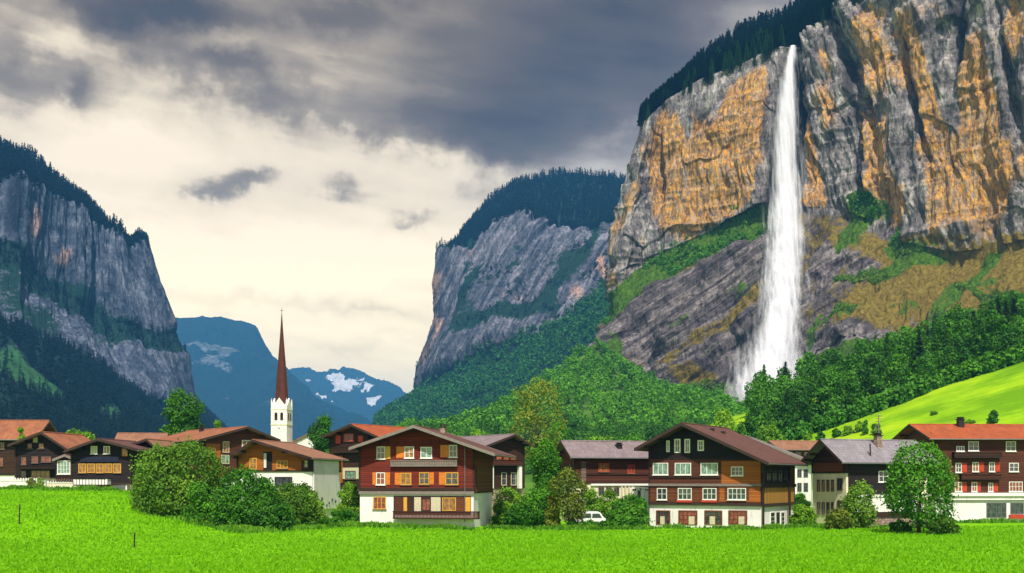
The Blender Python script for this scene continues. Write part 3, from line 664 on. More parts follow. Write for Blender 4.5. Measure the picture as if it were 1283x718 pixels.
# ================================================================== TREES
rs = np.random.RandomState
def sph(r, n, up=.0):
    v = r.normal(size=(n, 3)); v[:, 2] += up; return v/np.linalg.norm(v, axis=1, keepdims=True)
def leaves(pos, nrm, size, r, asp=.6, rough=.8):
    n = len(pos); nn = nrm + r.normal(size=(n, 3))*rough; nn /= np.linalg.norm(nn, axis=1, keepdims=True)
    t1 = np.cross(nn, r.normal(size=(n, 3))); t1 /= np.linalg.norm(t1, axis=1, keepdims=True); t2 = np.cross(nn, t1)
    s_ = (size*r.uniform(.55, 1.3, n))[:, None]
    bend = nn*s_*.25
    V = np.stack([pos-t1*s_-bend, pos-t2*s_*asp, pos+t1*s_-bend, pos+t2*s_*asp], 1)
    return V
def lobes_crown(lobes, n, size, seed, up=.35, asp=.65, inner=.62, thick=.30):
    """lobes: list of (centre, radii) -> leaf quads spread through the outer part of every lobe, none inside another lobe"""
    r = rs(seed); L = [(np.array(c, float), np.array(q, float)) for c, q in lobes]
    wts = np.array([np.prod(q)**(2/3) for _, q in L]); wts /= wts.sum()
    P_, N_, T_ = [], [], []
    for i, (c, q) in enumerate(L):
        m = max(4, int(n*wts[i])); dd = sph(r, m, up*.4)
        rad = 1 - thick*r.uniform(0, 1, m)**1.4 + .11*r.normal(size=m)
        lump = 1 + .30*vn(dd[:, 0]*2.4+i*3, dd[:, 1]*2.4, dd[:, 2]*2.4, seed+i) + .14*vn(dd[:, 0]*6+i, dd[:, 1]*6, dd[:, 2]*6, seed+i+50)
        p = c + dd*q*(rad*lump)[:, None]
        keep = np.ones(m, bool)
        for j, (c2, q2) in enumerate(L):
            if j != i: keep &= (np.sum(((p-c2)/q2)**2, 1) > inner)
        p, dd = p[keep], dd[keep]
        P_.append(p); N_.append(dd/q*q.mean()); T_.append(np.clip(r.uniform(0, 1) + .25*dd[:, 2]*0, 0, 1) + 0*p[:, 0])
    P_ = np.concatenate(P_); N_ = np.concatenate(N_); N_[:, 2] += up; T_ = np.concatenate(T_)
    V = leaves(P_, N_, size, r, asp)
    tint = .78*T_ + .22*r.uniform(0, 1, len(P_))
    return V, tint
def broad(seed, h=12.0, wd=9.0, n=900, size=.55, trunk=.18, nl=9, squash=1.0, low=.16):
    """a leafy tree: one main mass and nl smaller clumps around it"""
    r = rs(seed); zc = h*(low + (1-low)*.52); rz = h*(1-low)*.46; rw = wd*.36
    L = [((0, 0, zc), (rw, rw, rz*.86))]
    for i in range(nl):
        a = 2*PI*i/nl*1.9 + r.uniform(-.4, .4); e = r.uniform(-.75, .95)
        k = r.uniform(.34, .55); rr = math.cos(e*1.2)*rw*r.uniform(.75, 1.1)
        L.append(((math.cos(a)*rr, math.sin(a)*rr, zc + math.sin(e*1.35)*rz*.8), (wd*.5*k, wd*.5*k, wd*.5*k*r.uniform(.75, 1.05)*squash)))
    L.append(((r.uniform(-.3, .3), r.uniform(-.3, .3), zc + rz*.72), (rw*.55, rw*.55, rz*.34)))
    return L, lobes_crown(L, n, size, seed)
def quad_mesh(name, V, tint, mt):
    n = len(V); return np_mesh(name, V.reshape(-1, 3), np.arange(n*4).reshape(n, 4), [mt], False, {'tint': ('FLOAT', np.repeat(tint, 4))})
def trunk_mb(L, h, rad, seed, nb=5, lean=.0):
    r = rs(seed); mb = MB(); top = h*.72
    pts = [(0, 0, -.5), (r.uniform(-.1, .1), r.uniform(-.1, .1), h*.15), (lean*h*.3+r.uniform(-.15, .15), r.uniform(-.15, .15), h*.4), (lean*h*.6, 0, top)]
    mb.tube(pts, [rad*1.25, rad, rad*.7, rad*.25], 7)
    for i, (c, q) in enumerate(L[1:1+nb]):
        z0 = h*(.2 + .08*i % .4); z0 = min(z0, c[2]*.9)
        mb.tube([(0, 0, z0), (c[0]*.45, c[1]*.45, (z0+c[2])*.5), (c[0]*.85, c[1]*.85, c[2])], [rad*.42, rad*.26, rad*.1], 5)
    return mb
def conifer(seed, h=14.0, wd=5.0, n=340, size=.8):
    r = rs(seed); k = r.uniform(0, 1, n)**.75; z = h*(.10 + .90*k); lay = np.round(k*11)/11
    rad = wd*.5*(1-k)**.85*(1-.28*np.abs((k*11) % 1 - .5)*2)*r.uniform(.55, 1.08, n) + .08
    a = r.uniform(0, 2*PI, n); p = np.stack([np.cos(a)*rad, np.sin(a)*rad, z - rad*.28], 1)
    out = np.stack([np.cos(a), np.sin(a), -.35 + 0*a], 1); side = np.stack([-np.sin(a), np.cos(a), 0*a], 1)
    s_ = (size*(1-.55*k)*r.uniform(.7, 1.3, n))[:, None]
    V = np.stack([p-out*s_, p-side*s_*.5+[0, 0, -.1], p+out*s_*.8, p+side*s_*.5+[0, 0, -.1]], 1)
    return V, r.uniform(0, 1, n)
GREEN = m_leaf('leaves_green', (.012, .055, .003), (.038, .16, .006), (.11, .32, .012))
FOREST = m_leaf('leaves_forest', (.010, .045, .003), (.028, .12, .006), (.085, .27, .012))
LIME = m_leaf('leaves_lime', (.05, .14, .005), (.13, .30, .010), (.24, .42, .02))
OLIVE = m_leaf('leaves_olive', (.045, .085, .006), (.12, .17, .012), (.24, .28, .025))
BUSH = m_leaf('leaves_bush', (.018, .055, .004), (.065, .17, .008), (.20, .36, .03))
NEEDLE = m_leaf('needles_dark', (.004, .016, .008), (.010, .034, .012), (.020, .06, .015), .08)
NEEDLEB = m_leaf('needles_green', (.02, .08, .006), (.05, .17, .010), (.11, .28, .02), .2)
FAR = m_leaf('leaves_far', (.008, .055, .005), (.024, .13, .008), (.06, .23, .012), .15, 0)
FARD = m_leaf('needles_far', (.003, .014, .012), (.007, .026, .018), (.014, .05, .022), .05, 0)

# ---- one mesh for a wood too dense to count
def merge_wood(name, temps, pos, scl, mt, seed):
    r = rs(seed); Vs, Ts = [], []; pick = r.randint(0, len(temps), len(pos)); ang = r.uniform(0, 2*PI, len(pos))
    tt = r.uniform(0, 1, len(pos))
    for k, (V, T) in enumerate(temps):
        ix = np.where(pick == k)[0]
        if not len(ix): continue
        c, s_ = np.cos(ang[ix]), np.sin(ang[ix]); sc_ = scl[ix]
        X = (V[None, ..., 0]*c[:, None, None] - V[None, ..., 1]*s_[:, None, None])*sc_[:, None, None]
        Y = (V[None, ..., 0]*s_[:, None, None] + V[None, ..., 1]*c[:, None, None])*sc_[:, None, None]
        Z = V[None, ..., 2]*sc_[:, None, None]
        W_ = np.stack([X, Y, Z], -1) + pos[ix][:, None, None, :]
        Vs.append(W_.reshape(-1, 4, 3)); Ts.append((T[None, :]*.45 + tt[ix][:, None]*.75).ravel())
    V = np.concatenate(Vs); T = np.concatenate(Ts)
    return tag(link(name, quad_mesh(name, V, T, mt)), kind='stuff')
def pick_on(W, weight, n, seed):
    """n points of a sheet, chosen by world area times weight"""
    r = rs(seed); du = np.linalg.norm(np.gradient(W, axis=1), axis=2); dv = np.linalg.norm(np.gradient(W, axis=0), axis=2)
    wt = (weight*du*dv).ravel(); wt = wt/wt.sum(); ix = r.choice(len(wt), n, replace=True, p=wt)
    nv, nu = weight.shape; i, j = ix//nu, ix % nu
    p = W[i, j] + (W[np.clip(i+1, 0, nv-1), j]-W[i, j])*r.uniform(0, 1, (n, 1)) + (W[i, np.clip(j+1, 0, nu-1)]-W[i, j])*r.uniform(0, 1, (n, 1))
    return p, i, j
def low(seed, n=70): return lobes_crown([((0, 0, 5.2), (3.4, 3.4, 4.2)), ((1.6, .6, 6.8), (2.2, 2.2, 2.2)), ((-1.6, -.6, 4.2), (2.4, 2.4, 2.4))], n, 1.35, seed)
T_low = [low(i) for i in range(5)]
T_con = [conifer(50+i, 15, 5.5, 60, 2.0) for i in range(4)]
r = rs(3)
# middle mountain: green skirt, dark spruce cap
p, i, j = pick_on(WC, ((RVC > -.2) & (RVC < 1.02) & (PXC > 470) & (PXC < 815)).astype(float), 6500, 11)
merge_wood('skirt_forest', T_low, p, r.uniform(.9, 1.7, len(p)), FAR, 12)
p, i, j = pick_on(WC, ((RVC > 2.98) & (RVC < 4.0) & (PXC < 815)).astype(float), 5200, 13)
merge_wood('summit_spruce_forest', T_con, p, r.uniform(.9, 1.6, len(p)), FARD, 14)
vc = (fbm(WC[..., 0]/110, WC[..., 2]/90, 0*WC[..., 0], 3, 77) > .22) | (gsum(PXC, PYC, [(640,410,60,9,1.1,-16)]) > .5)
p, i, j = pick_on(WC, (vc & (RVC > 1) & (RVC < 2.2) & (PXC < 815)).astype(float), 500, 15)
merge_wood('ledge_forest', T_low, p, r.uniform(.6, 1.1, len(p)), FARD, 16)
# left mountain
p, i, j = pick_on(WL, ((RVL > -.4) & (RVL < 1.02) & (PXL > -40)).astype(float)*np.where(gsum(PXL, PYL, [(25,470,38,16,1.2,20),(60,490,26,9,1.0,20),(140,520,26,8,.9,20),(10,450,20,16,.9)]) > .5, .05, 1), 8500, 21)
merge_wood('valley_spruce_forest', T_con, p, r.uniform(.7, 1.3, len(p)), FARD, 22)
p, i, j = pick_on(WL, ((RVL > 3.97) & (RVL < 5.0) & (PXL > -40)).astype(float), 3600, 23)
merge_wood('ridge_spruce_forest', T_con, p, r.uniform(.9, 1.7, len(p)), FARD, 24)
p, i, j = pick_on(WL, ((RVL > 1.95) & (RVL < 3.05) & (PXL > -40)).astype(float), 900, 25)
merge_wood('ledge_spruce_forest', T_con, p, r.uniform(.5, 1.0, len(p)), FARD, 26)
# right cliff: ledges, plateau
lm = ((RVR > 2.25) & (RVR < 3.0) & (PXR < 958)).astype(float) + 1.2*(gsum(PXR, PYR, [(1085,258,20,20,1),(1120,300,10,16,.7),(880,315,60,10,.3)]) > .5)*(RVR < 4)*(RVR > 1)
p, i, j = pick_on(WR, lm*(fbm(WR[..., 0]/28, WR[..., 2]/28, 0*PXR, 3, 78) > -.12), 1150, 31)
merge_wood('ledge_scrub', T_low, p, r.uniform(.2, .66, len(p)), GREEN, 32)
lm = ((gsum(PXR, PYR, [(870,490,60,10,.8),(1080,350,60,8,.6,-10),(860,415,60,5,.45,-25),(1150,312,40,5,.8),(1060,400,50,6,.6,-25),(1230,370,80,14,.5)]) > .42) & (RVR > .95) & (RVR < 3)).astype(float)
p, i, j = pick_on(WR, lm, 1100, 33)
merge_wood('hillside_scrub', T_low, p, r.uniform(.16, .38, len(p)), BUSH, 34)
p, i, j = pick_on(WR, ((RVR > 5.01) & (RVR < 6.0) & (PXR < 1250)).astype(float)*np.where(RVR < 5.2, 3.0, 1.0), 3600, 35)
merge_wood('plateau_spruce_forest', T_con, p, r.uniform(.9, 1.4, len(p)), NEEDLE, 36)

# ---- trees one by one: crown and trunk copied from a few models
def proto(name, V, tint, mt, tmb):
    cm = quad_mesh(name + '_crown', V, tint, mt)
    to = tmb.build('trunk', MT['bark'], None, True); tm = to.data; bpy.data.objects.remove(to)
    return cm, tm
def put_tree(pr, kind, loc, scale, rz, label, cat, group):
    e = empty(kind, loc, rz); e.scale = scale if hasattr(scale, '__len__') else (scale,)*3
    tag(e, label, cat, group)
    link('crown', pr[0], e); link('trunk', pr[1], e)
    return e
PB, PG, PC, PL = [], [], [], []
for k in range(7):
    L, (V, T) = broad(900+k, 13.5+(k % 4)*.7, 7.6+.8*(k % 3), 2500, .46, nl=13, low=.0)
    tm = trunk_mb(L, 12, .22, k)
    PB.append(proto('forest_tree', V, T, FOREST, tm)); PG.append((quad_mesh('slope_tree_crown', V, T, GREEN), PB[-1][1])); PL.append((quad_mesh('meadow_tree_crown', V, T, LIME), PB[-1][1]))
for k in range(5):
    V, T = conifer(700+k, 15, 5.0+.5*(k % 3), 520, 1.0); mb = MB(); mb.tube([(0, 0, -1), (0, 0, 14)], [.25, .05], 5)
    PC.append(proto('spruce', V, T, NEEDLE if k < 3 else NEEDLEB, mb))
r = rs(77)
# the belt of trees above the meadow
cnt = 0; belt = []
for Yr in np.linspace(322, 432, 9):
    x = (925-CX)/F*Yr
    while x < (1320-CX)/F*Yr:
        x += r.uniform(5.0, 8.6) + (Yr-322)*.022
        yy_ = Yr + r.uniform(-6, 6); px_ = CX + F*x/yy_
        if px_ < 930 and Yr > 380: continue
        belt.append((x, yy_, px_, Yr))
for (x, y, px_, Yr) in belt:
    front = Yr < 330; k = r.randint(0, 7); s_ = r.uniform(.70, 1.10)
    lab = ('green leafy tree in the front row along the edge of the bright hill meadow' if front else
           'green leafy tree in the middle of the wood above the hill meadow' if Yr < 385 else
           'green leafy tree at the top of the wood, under the brown cliff foot')
    gp = 'trees along the meadow edge' if front else 'trees in the middle of the hill wood' if Yr < 385 else 'trees at the top of the hill wood'
    z = gz(x, y)
    if r.rand() < .13 and not front:
        k = r.randint(0, 5); put_tree(PC[k], 'spruce_tree', (x, y, z-.3), r.uniform(.85, 1.2), r.uniform(0, 6.3), 'pointed dark spruce among the leafy trees of the wood above the hill meadow', 'spruce', 'spruces in the hill wood'); continue
    put_tree(PB[k] if r.rand() < .4 else PG[k], 'broadleaf_tree', (x, y, z-.3), (s_, s_, s_*r.uniform(.95, 1.2)), r.uniform(0, 6.3), lab, 'tree', gp); cnt += 1
print('belt trees', cnt)
# nearest trees of the wooded slope, then the rest of that wood as one mass
p, i, j = pick_on(WS, ((RVS > 0.0) & (RVS < 2.05) & (PXS > 500) & (PXS < 1000)).astype(float), 1500, 41)
keep = []
for q in range(len(p)):                           # keep the crowns apart
    if all((p[q][0]-p[m][0])**2 + (p[q][1]-p[m][1])**2 > 26 for m in keep): keep.append(q)
p = p[keep]; rv_ = RVS[i, j][keep]
order = np.argsort(p[:, 1]); n_ind = max(0, 296 - cnt); print('slope trees', len(p), 'individual', n_ind)
for q in order[:n_ind]:
    k = r.randint(0, 7); s_ = r.uniform(.6, 1.0); x, y, z = p[q]
    lf = x < (720-CX)/F*y
    pr = PG[k] if r.rand() < .55 else PB[k]
    put_tree(pr, 'broadleaf_tree', (x, y, z-1.0), s_, r.uniform(0, 6.3),
             'green leafy tree low on the wooded slope left of the waterfall foot', 'tree', 'trees low on the wooded slope')
q = order[n_ind:]
T_mid = [lobes_crown(broad(600+k, 12, 8.5, 10)[0], 260, .95, 610+k) for k in range(5)]
merge_wood('slope_forest', T_mid, p[q] - [0, 0, 1.0], r.uniform(.6, 1.05, len(q)), GREEN, 42)
# spruces on the rim of the right cliff
cols = sorted(r.uniform(806, 1075, 135)); n_sp = 0
jj = RVR.shape[0]; ii_rim = [int(np.argmin(abs(RVR[:, 0]-v))) for v in np.linspace(4.90, 5.12, 6)]
for q, pxq in enumerate(cols):
    a = ii_rim[r.randint(0, 6)]; b_ = int(np.argmin(abs(PXR[a]-pxq)))
    if 984 < pxq < 1003: continue
    P_ = WR[a, b_]; k = r.randint(0, 5)
    if 893 < pxq < 965: k = 3 + r.randint(0, 2)
    put_tree(PC[k], 'spruce_tree', (P_[0], P_[1]+r.uniform(0, 8), P_[2]-1.2), r.uniform(.7, 1.25)*(1.45 if 893 < pxq < 965 else 1.1), r.uniform(0, 6.3),
             ('bright green spruce on the cliff rim left of the waterfall' if k >= 3 and pxq < 985 else 'dark spruce on the cliff rim left of the waterfall' if pxq < 985 else 'spruce on the cliff rim right of the waterfall'),
             'spruce', ('bright spruces on the cliff rim' if k >= 3 and pxq < 985 else 'dark spruces on the cliff rim' if pxq < 985 else 'spruces right of the waterfall')); n_sp += 1
# the lone pointed spruces standing out on the two skylines
for (sheet, RV_, PX_, v, pts, lab, gp) in [(WC, RVC, PXC, 3.55, [(571, 2.0), (577, 2.3), (583, 1.5), (592, 1.6), (599, 2.9), (604, 2.6), (609, 1.8), (617, 1.6)], 'tall dark spruce standing out on the left shoulder of the middle mountain', 'spruces on the middle mountain skyline'),
                                          (WL, RVL, PXL, 4.7, [(152, 2.0), (158, 2.3), (163, 1.6), (168, 2.2), (175, 2.0), (178, 2.4)], 'dark spruce standing out at the rim of the left mountain', 'spruces on the left mountain skyline')]:
    for px_, s_ in pts:
        a = int(np.argmin(abs(RV_[:, 0]-v))); b_ = int(np.argmin(abs(PX_[a]-px_))); P_ = sheet[a, b_]
        put_tree(PC[r.randint(0, 3)], 'spruce_tree', (P_[0], P_[1], P_[2]-4), (s_*.95, s_*.95, s_*.95), r.uniform(0, 6.3), lab, 'spruce', gp)

# bushes and saplings closing the foot of the hill wood
xs = []; r = rs(808)
for _ in range(900):
    y_ = r.uniform(312, 345); x_ = (r.uniform(925, 1310)-CX)/F*y_; xs.append((x_, y_))
xs = np.array(xs); pz = g(xs[:, 0], xs[:, 1])
merge_wood('wood_undergrowth', [lobes_crown([((0, 0, 2.6), (3.0, 3.0, 2.6)), ((1.4, .6, 3.6), (1.9, 1.9, 1.8)), ((-1.4, -.6, 2.2), (2.1, 2.1, 1.8))], 170, .75, 900+i) for i in range(4)], np.stack([xs[:, 0], xs[:, 1], pz-.3], 1), r.uniform(.35, 1.0, len(xs)), GREEN, 809)
# ================================================================== CHALETS
class House:
    """a chalet measured from the photograph: one corner stands at a known distance, the rest follows from sight lines meeting its own wall planes"""
    def __init__(s, name, label, corner, th, side, other, D, cat='house', group=None, sink=2.5):
        px, py, Y = corner; p = P(px, py, Y); s.th = R(th); c, sn = math.cos(s.th), math.sin(s.th); tt = (other-CX)/F
        s.xd = np.array([c, -sn]); s.yd = np.array([sn, c]); s.D = D; s.sink = sink
        if side == 'R': s.W = (p[0]-tt*p[1])/(c+tt*sn); o = p[:2] - s.xd*s.W/2
        else: s.W = (tt*p[1]-p[0])/(c+tt*sn); o = p[:2] + s.xd*s.W/2
        s.o = np.array([o[0], o[1], p[2]]); s.e = empty(name, s.o, -s.th); tag(s.e, label, cat, group)
        s.zp = 0
    def ray(s, fac, px, py, off=0.0):
        cw = np.array([0, 0]) - s.o[:2]; ol = np.array([cw@s.xd, cw@s.yd, CH - s.o[2]])
        dw = np.array([(px-CX)/F, 1.0]); dl = np.array([dw@s.xd, dw@s.yd, (HY-py)/F])
        ax, val = {'f': (1, -off), 'r': (0, s.W/2+off), 'l': (0, -s.W/2-off)}[fac]
        k = (val - ol[ax])/dl[ax]; q = ol + dl*k
        return (q[0] if fac == 'f' else q[1]), q[2]
    def rect(s, fac, x0, y0, x1, y1, off=0.0):
        xm, ym = (x0+x1)/2, (y0+y1)/2
        a, b = s.ray(fac, x0, ym, off)[0], s.ray(fac, x1, ym, off)[0]
        z0, z1 = s.ray(fac, xm, y1, off)[1], s.ray(fac, xm, y0, off)[1]
        return min(a, b), max(a, b), z0, z1
    def fb(s, mb, fac, a0, a1, z0, z1, d0, d1):
        if fac == 'f': mb.box(a0, a1, -d1, -d0, z0, z1)
        elif fac == 'r': mb.box(s.W/2+d0, s.W/2+d1, a0, a1, z0, z1)
        else: mb.box(-s.W/2-d1, -s.W/2-d0, a0, a1, z0, z1)
    def roof(s, apex, tl, tr, mt, ovf=1.4, ovb=1.0, th=.24, barge='barge', under='beam_dark', name='roof'):
        s.ovf, s.ovb, s.rt = ovf, ovb, th
        s.ax, s.az = s.ray('f', *apex, ovf)
        s.lx, s.lz = (s.ray('f', *tl, ovf) if len(tl) == 2 else tl[:2]); s.rx, s.rz = (s.ray('f', *tr, ovf) if len(tr) == 2 else tr[:2])
        s.lx = min(s.lx, -s.W/2-.35); s.rx = max(s.rx, s.W/2+.35)
        y0, y1 = -ovf, s.D+ovb
        mb = MB(); mb.prism([(s.lx, s.lz), (s.ax, s.az), (s.rx, s.rz), (s.rx, s.rz-th), (s.ax, s.az-th), (s.lx, s.lz-th)], y0, y1)
        rf = mb.build(name, MT[mt], s.e); s.rf = rf
        for yy0 in (y0-.05, y1+.003):
            for (xa, za, xb, zb) in ((s.lx, s.lz, s.ax, s.az), (s.ax, s.az, s.rx, s.rz)):
                mb = MB(); mb.prism([(xa, za+.05), (xb, zb+.05), (xb, zb-th-.06), (xa, za-th-.06)], yy0, yy0+.045)
                mb.build('bargeboard', MT[barge], s.e)
        mb = MB()                                                    # ridge tiles
        mb.tube([(s.ax, y0+.05, s.az+.0), (s.ax, y1-.05, s.az+.0)], .13, 6); mb.build('ridge_cap', MT[mt], rf)
        for x, z in ((s.lx, s.lz), (s.rx, s.rz)):
            mb = MB(); sg = -1 if x < 0 else 1; mb.tube([(x+sg*.07, y0+.1, z-th*.6), (x+sg*.07, y1-.1, z-th*.6)], .075, 6)
            mb.build('gutter', MT['gutter'], s.e)
                                                           # purlin ends and eave rafters
        for x in [s.ax, (s.ax+s.lx)/2, (s.ax+s.rx)/2, -s.W/2+.12, s.W/2-.12]:
            z = s.zr(x)-.005; mb = MB(); mb.box(x-.1, x+.1, -ovf+.12, -.02, z-.26, z-.02); mb.build('purlin', MT[under], s.e)
    def zr(s, x):
        if x < s.ax: return s.lz + (s.az-s.lz)*(x-s.lx)/(s.ax-s.lx) - s.rt
        return s.rz + (s.az-s.rz)*(s.rx-x)/(s.rx-s.ax) - s.rt
    def walls(s, wood, plinth='white', zp=None, inset=.07):
        """zp: height where the masonry floor ends and the timber begins"""
        h = s.W/2
        if zp is None: zp = 0
        s.zp = zp; s.inset = inset
        s.sink = max(1.5, s.o[2] - min(gz(*s.o[:2]), gz(*(s.o[:2]+s.yd*s.D))) + 1.2)
        if zp > 0 or s.sink:
            mb = MB(); mb.box(-h+inset, h-inset, inset, s.D-inset, -s.sink, zp)
            mb.build('plinth', MT[plinth], s.e)
        poly = [(-h, zp), (h, zp), (h, s.zr(h)+.02)]
        if -h < s.ax < h: poly.append((s.ax, s.zr(s.ax)+.02))
        poly.append((-h, s.zr(-h)+.02))
        mb = MB(); mb.prism(poly, 0, s.D); mb.build('upper_wall', MT[wood], s.e)
        if wood not in ('white', 'cream'):
            for x in (-h, h):
                sg = -1 if x < 0 else 1
                for y in (0, s.D): mb = MB(); mb.box(x-sg*.16, x+sg*.05, y-.05 if y == 0 else y-.16, y+.16 if y == 0 else y+.05, zp-.02, s.zr(x)-.12); mb.build('corner_post', MT['beam_dark'], s.e)
            mb = MB(); mb.box(-h-.07, h+.07, -.07, s.D+.07, zp-.10, zp+.10); mb.build('sill_beam', MT['beam_dark'], s.e)
    def patch(s, fac, x0, y0, x1, y1, mt, name='cladding', d=.05, dn=-.02):
        a0, a1, z0, z1 = s.rect(fac, x0, y0, x1, y1); mb = MB(); s.fb(mb, fac, a0, a1, z0, z1, dn, d)
        return mb.build(name, MT[mt], s.e)
    def band(s, fac, x0, y0, x1, y1, mt='beam', d=.14, name='floor_beam'):
        return s.patch(fac, x0, y0, x1, y1, mt, name, d)
    def win(s, fac, x0, y0, x1, y1, fr='paint', gl='glass', nc=2, nr=2, sl=None, sr=None, sill=True, base=0.0, fw=.09):
        """frame in the px box; sl / sr = (px of the shutter's outer edge, paint)"""
        a0, a1, z0, z1 = s.rect(fac, x0, y0, x1, y1); mb = MB()
        b = base; o = b+.085
        s.fb(mb, fac, a0, a0+fw, z0, z1, b-.03, o); s.fb(mb, fac, a1-fw, a1, z0, z1, b-.03, o)
        s.fb(mb, fac, a0+fw, a1-fw, z1-fw, z1, b-.03, o-.003); s.fb(mb, fac, a0+fw, a1-fw, z0, z0+fw, b-.03, o-.003)
        for k in range(1, nc):
            c_ = a0+fw+(a1-a0-2*fw)*k/nc; s.fb(mb, fac, c_-.03, c_+.03, z0+fw, z1-fw, b+.02, o-.02)
        for k in range(1, nr):
            c_ = z0+fw+(z1-z0-2*fw)*k/nr; s.fb(mb, fac, a0+fw, a1-fw, c_-.022, c_+.022, b+.025, o-.026)
        f = mb.build('window', MT[fr], s.e)
        mb = MB(); s.fb(mb, fac, a0+fw*.6, a1-fw*.6, z0+fw*.6, z1-fw*.6, b-.02, b+.03); mb.build('pane', MT[gl], f)
        if sill:
            mb = MB(); s.fb(mb, fac, a0-.08, a1+.08, z0-.09, z0-.004, b-.03, o+.07); mb.build('sill', MT['beam' if fr != 'paint' else 'paint'], f)
        for e in (sl, sr):
            if e:
                q0, q1, _, _ = s.rect(fac, min(e[0], x0 if e is sl else x1), y0, max(e[0], x0 if e is sl else x1), y1)
                mb = MB(); s.fb(mb, fac, q0+.03, q1-.03, z0, z1, b-.02, b+.05)
                for zz in (z0+.12, (z0+z1)/2, z1-.2): s.fb(mb, fac, q0+.05, q1-.05, zz, zz+.08, b+.04, b+.068)
                mb.build('shutter', MT[e[1]], s.e)
        return f
    def balcony(s, fac, x0, y0, x1, y1, mt='dark_wood', proj=1.0, base=0.0, gap=.13, rail='beam_dark'):
        """px box = the face of the railing"""
        a0, a1, z0, z1 = s.rect(fac, x0, y0, x1, y1, proj+base); mb = MB()
        s.fb(mb, fac, a0, a1, z0, z0+.14, base, base+proj); bo = mb.build('balcony', MT[rail], s.e)
        mb = MB(); s.fb(mb, fac, a0-.02, a1+.02, z1-.08, z1, base+proj-.09, base+proj+.05)
        s.fb(mb, fac, a0-.02, a0+.06, z1-.08, z1-.003, base, base+proj-.09); s.fb(mb, fac, a1-.06, a1+.02, z1-.08, z1-.003, base, base+proj-.09)
        mb.build('handrail', MT[rail], bo)
        mb = MB(); x = a0+.03
        while x < a1-.1:
            s.fb(mb, fac, x, x+gap*.78, z0+.14, z1-.08, base+proj-.05, base+proj-.01); x += gap
        y = .1
        while y < proj-.1:
            for q in (a0+.01, a1-.04): s.fb(mb, fac, q, q+.03, z0+.14, z1-.08, base+y, base+y+gap*.75)
            y += gap
        mb.build('railing', MT[mt], bo); return bo
    def post(s, fac, px, y0, y1, d, mt='beam_dark', w=.18, name='post'):
        a, z1 = s.ray(fac, px, y0, d); z0 = s.ray(fac, px, y1, d)[1]; mb = MB(); s.fb(mb, fac, a-w/2, a+w/2, z0, z1, d-w/2, d+w/2)
        return mb.build(name, MT[mt], s.e)
    def pipe(s, x, y=-.12, top=None):
        top = top or s.zr(x)-.1; mb = MB(); mb.tube([(x, -s.ovf*.55, top+.12), (x, y, top-.25), (x, y, 0)], .055, 6); mb.build('downpipe', MT['gutter'], s.e)
    def chimney(s, x, y, w=.6, h=1.1, mt='copper', cap=True, d=None):
        z = s.zr(x); mb = MB(); mb.box(x-w/2, x+w/2, y-w/2, y+w/2, z-.3, z+s.rt+h); c = mb.build('chimney', MT[mt], s.e)
        if cap:
            mb = MB(); mb.box(x-w*.66, x+w*.66, y-w*.66, y+w*.66, z+s.rt+h+.001, z+s.rt+h+.09)
            for q in (-1, 1): mb.box(x+q*w*.35-.05, x+q*w*.35+.05, y-w*.4, y+w*.4, z+s.rt+h+.09, z+s.rt+h+.28)
            mb.box(x-w*.6, x+w*.6, y-w*.6, y+w*.6, z+s.rt+h+.28, z+s.rt+h+.34); mb.build('chimney_cap', MT['copper'], c)
        return c

# ---- E: the red chalet in the middle
E = House('red_chalet', 'red-brown log chalet with orange shutters on a white ground floor, centre of the village', (594, 654, 125), 9, 'R', 450, 12)
E.roof((518, 533), (437, 561), (620, 568.5), 'roof_brown', ovf=1.7, ovb=1.2)
E.walls('red_wood', 'white', E.ray('f', 522, 617)[1])
E.band('f', 450, 615.5, 594, 619.5, 'barge', .16)
E.patch('f', 452, 611, 592, 615, 'dark_wood', 'trim_board', .09)
for (x0, x1, y0, y1, L_, R_, gl) in [(472, 482.6, 559.5, 575, None, (489.5, 'yellow'), 'glass'), (507, 518.8, 559.5, 574, (496.4, 'orange'), None, 'glass_warm'), (527, 541.4, 560, 574, None, None, 'glass_teal'), (562.6, 573, 557.5, 573, (551.5, 'orange'), None, 'glass'),
                              (471.5, 482.6, 592, 607.4, (466.5, 'orange'), (489, 'orange'), 'glass_red'), (502, 515.5, 592.5, 607.4, (494.5, 'orange'), None, 'glass_warm'), (525.4, 538, 592, 607, None, (544, 'orange'), 'glass'), (558, 574.4, 592, 607.4, (549.8, 'orange'), None, 'glass')]:
    E.win('f', x0, y0, x1, y1, 'yellow' if y0 > 580 and x0 > 480 else 'paint', gl, 2, 2, L_, R_)
E.win('f', 467.5, 622.5, 483.5, 638, 'yellow', 'glass_red', 3, 2, base=-.07)
E.patch('f', 493, 621.5, 590, 645, 'dark_wood', 'loggia_shade', -.02, -.3)  # flat dark panel, the shade of the recess put into its colour
for (x0, x1, m_) in [(494.5, 505, 'choc_wood'), (505.6, 510, 'yellow'), (519, 527.5, 'curtain'), (540, 552, 'curtain'), (572.5, 581.5, 'brown_wood'), (583, 589.5, 'yellow')]:
    E.patch('f', x0, 623, x1, 641, m_, 'door', .02, -.1)
E.win('f', 554, 623.5, 571.5, 640, 'yellow', 'glass_warm', 2, 1, sill=False, base=-.03); E.win('f', 528.5, 624, 539.5, 640, 'beam_dark', 'glass_red', 2, 1, sill=False, base=-.03)
E.balcony('f', 492, 640.5, 599, 650.5, 'choc_wood', 1.1, 0, .16)
E.balcony('f', 489, 576.5, 572.5, 584.5, 'barge', .42, 0, .2, rail='barge')
E.patch('r', 597, 583, 614, 616, 'brown_wood', 'side_cladding', .06)
E.pipe(E.W/2-1.05)
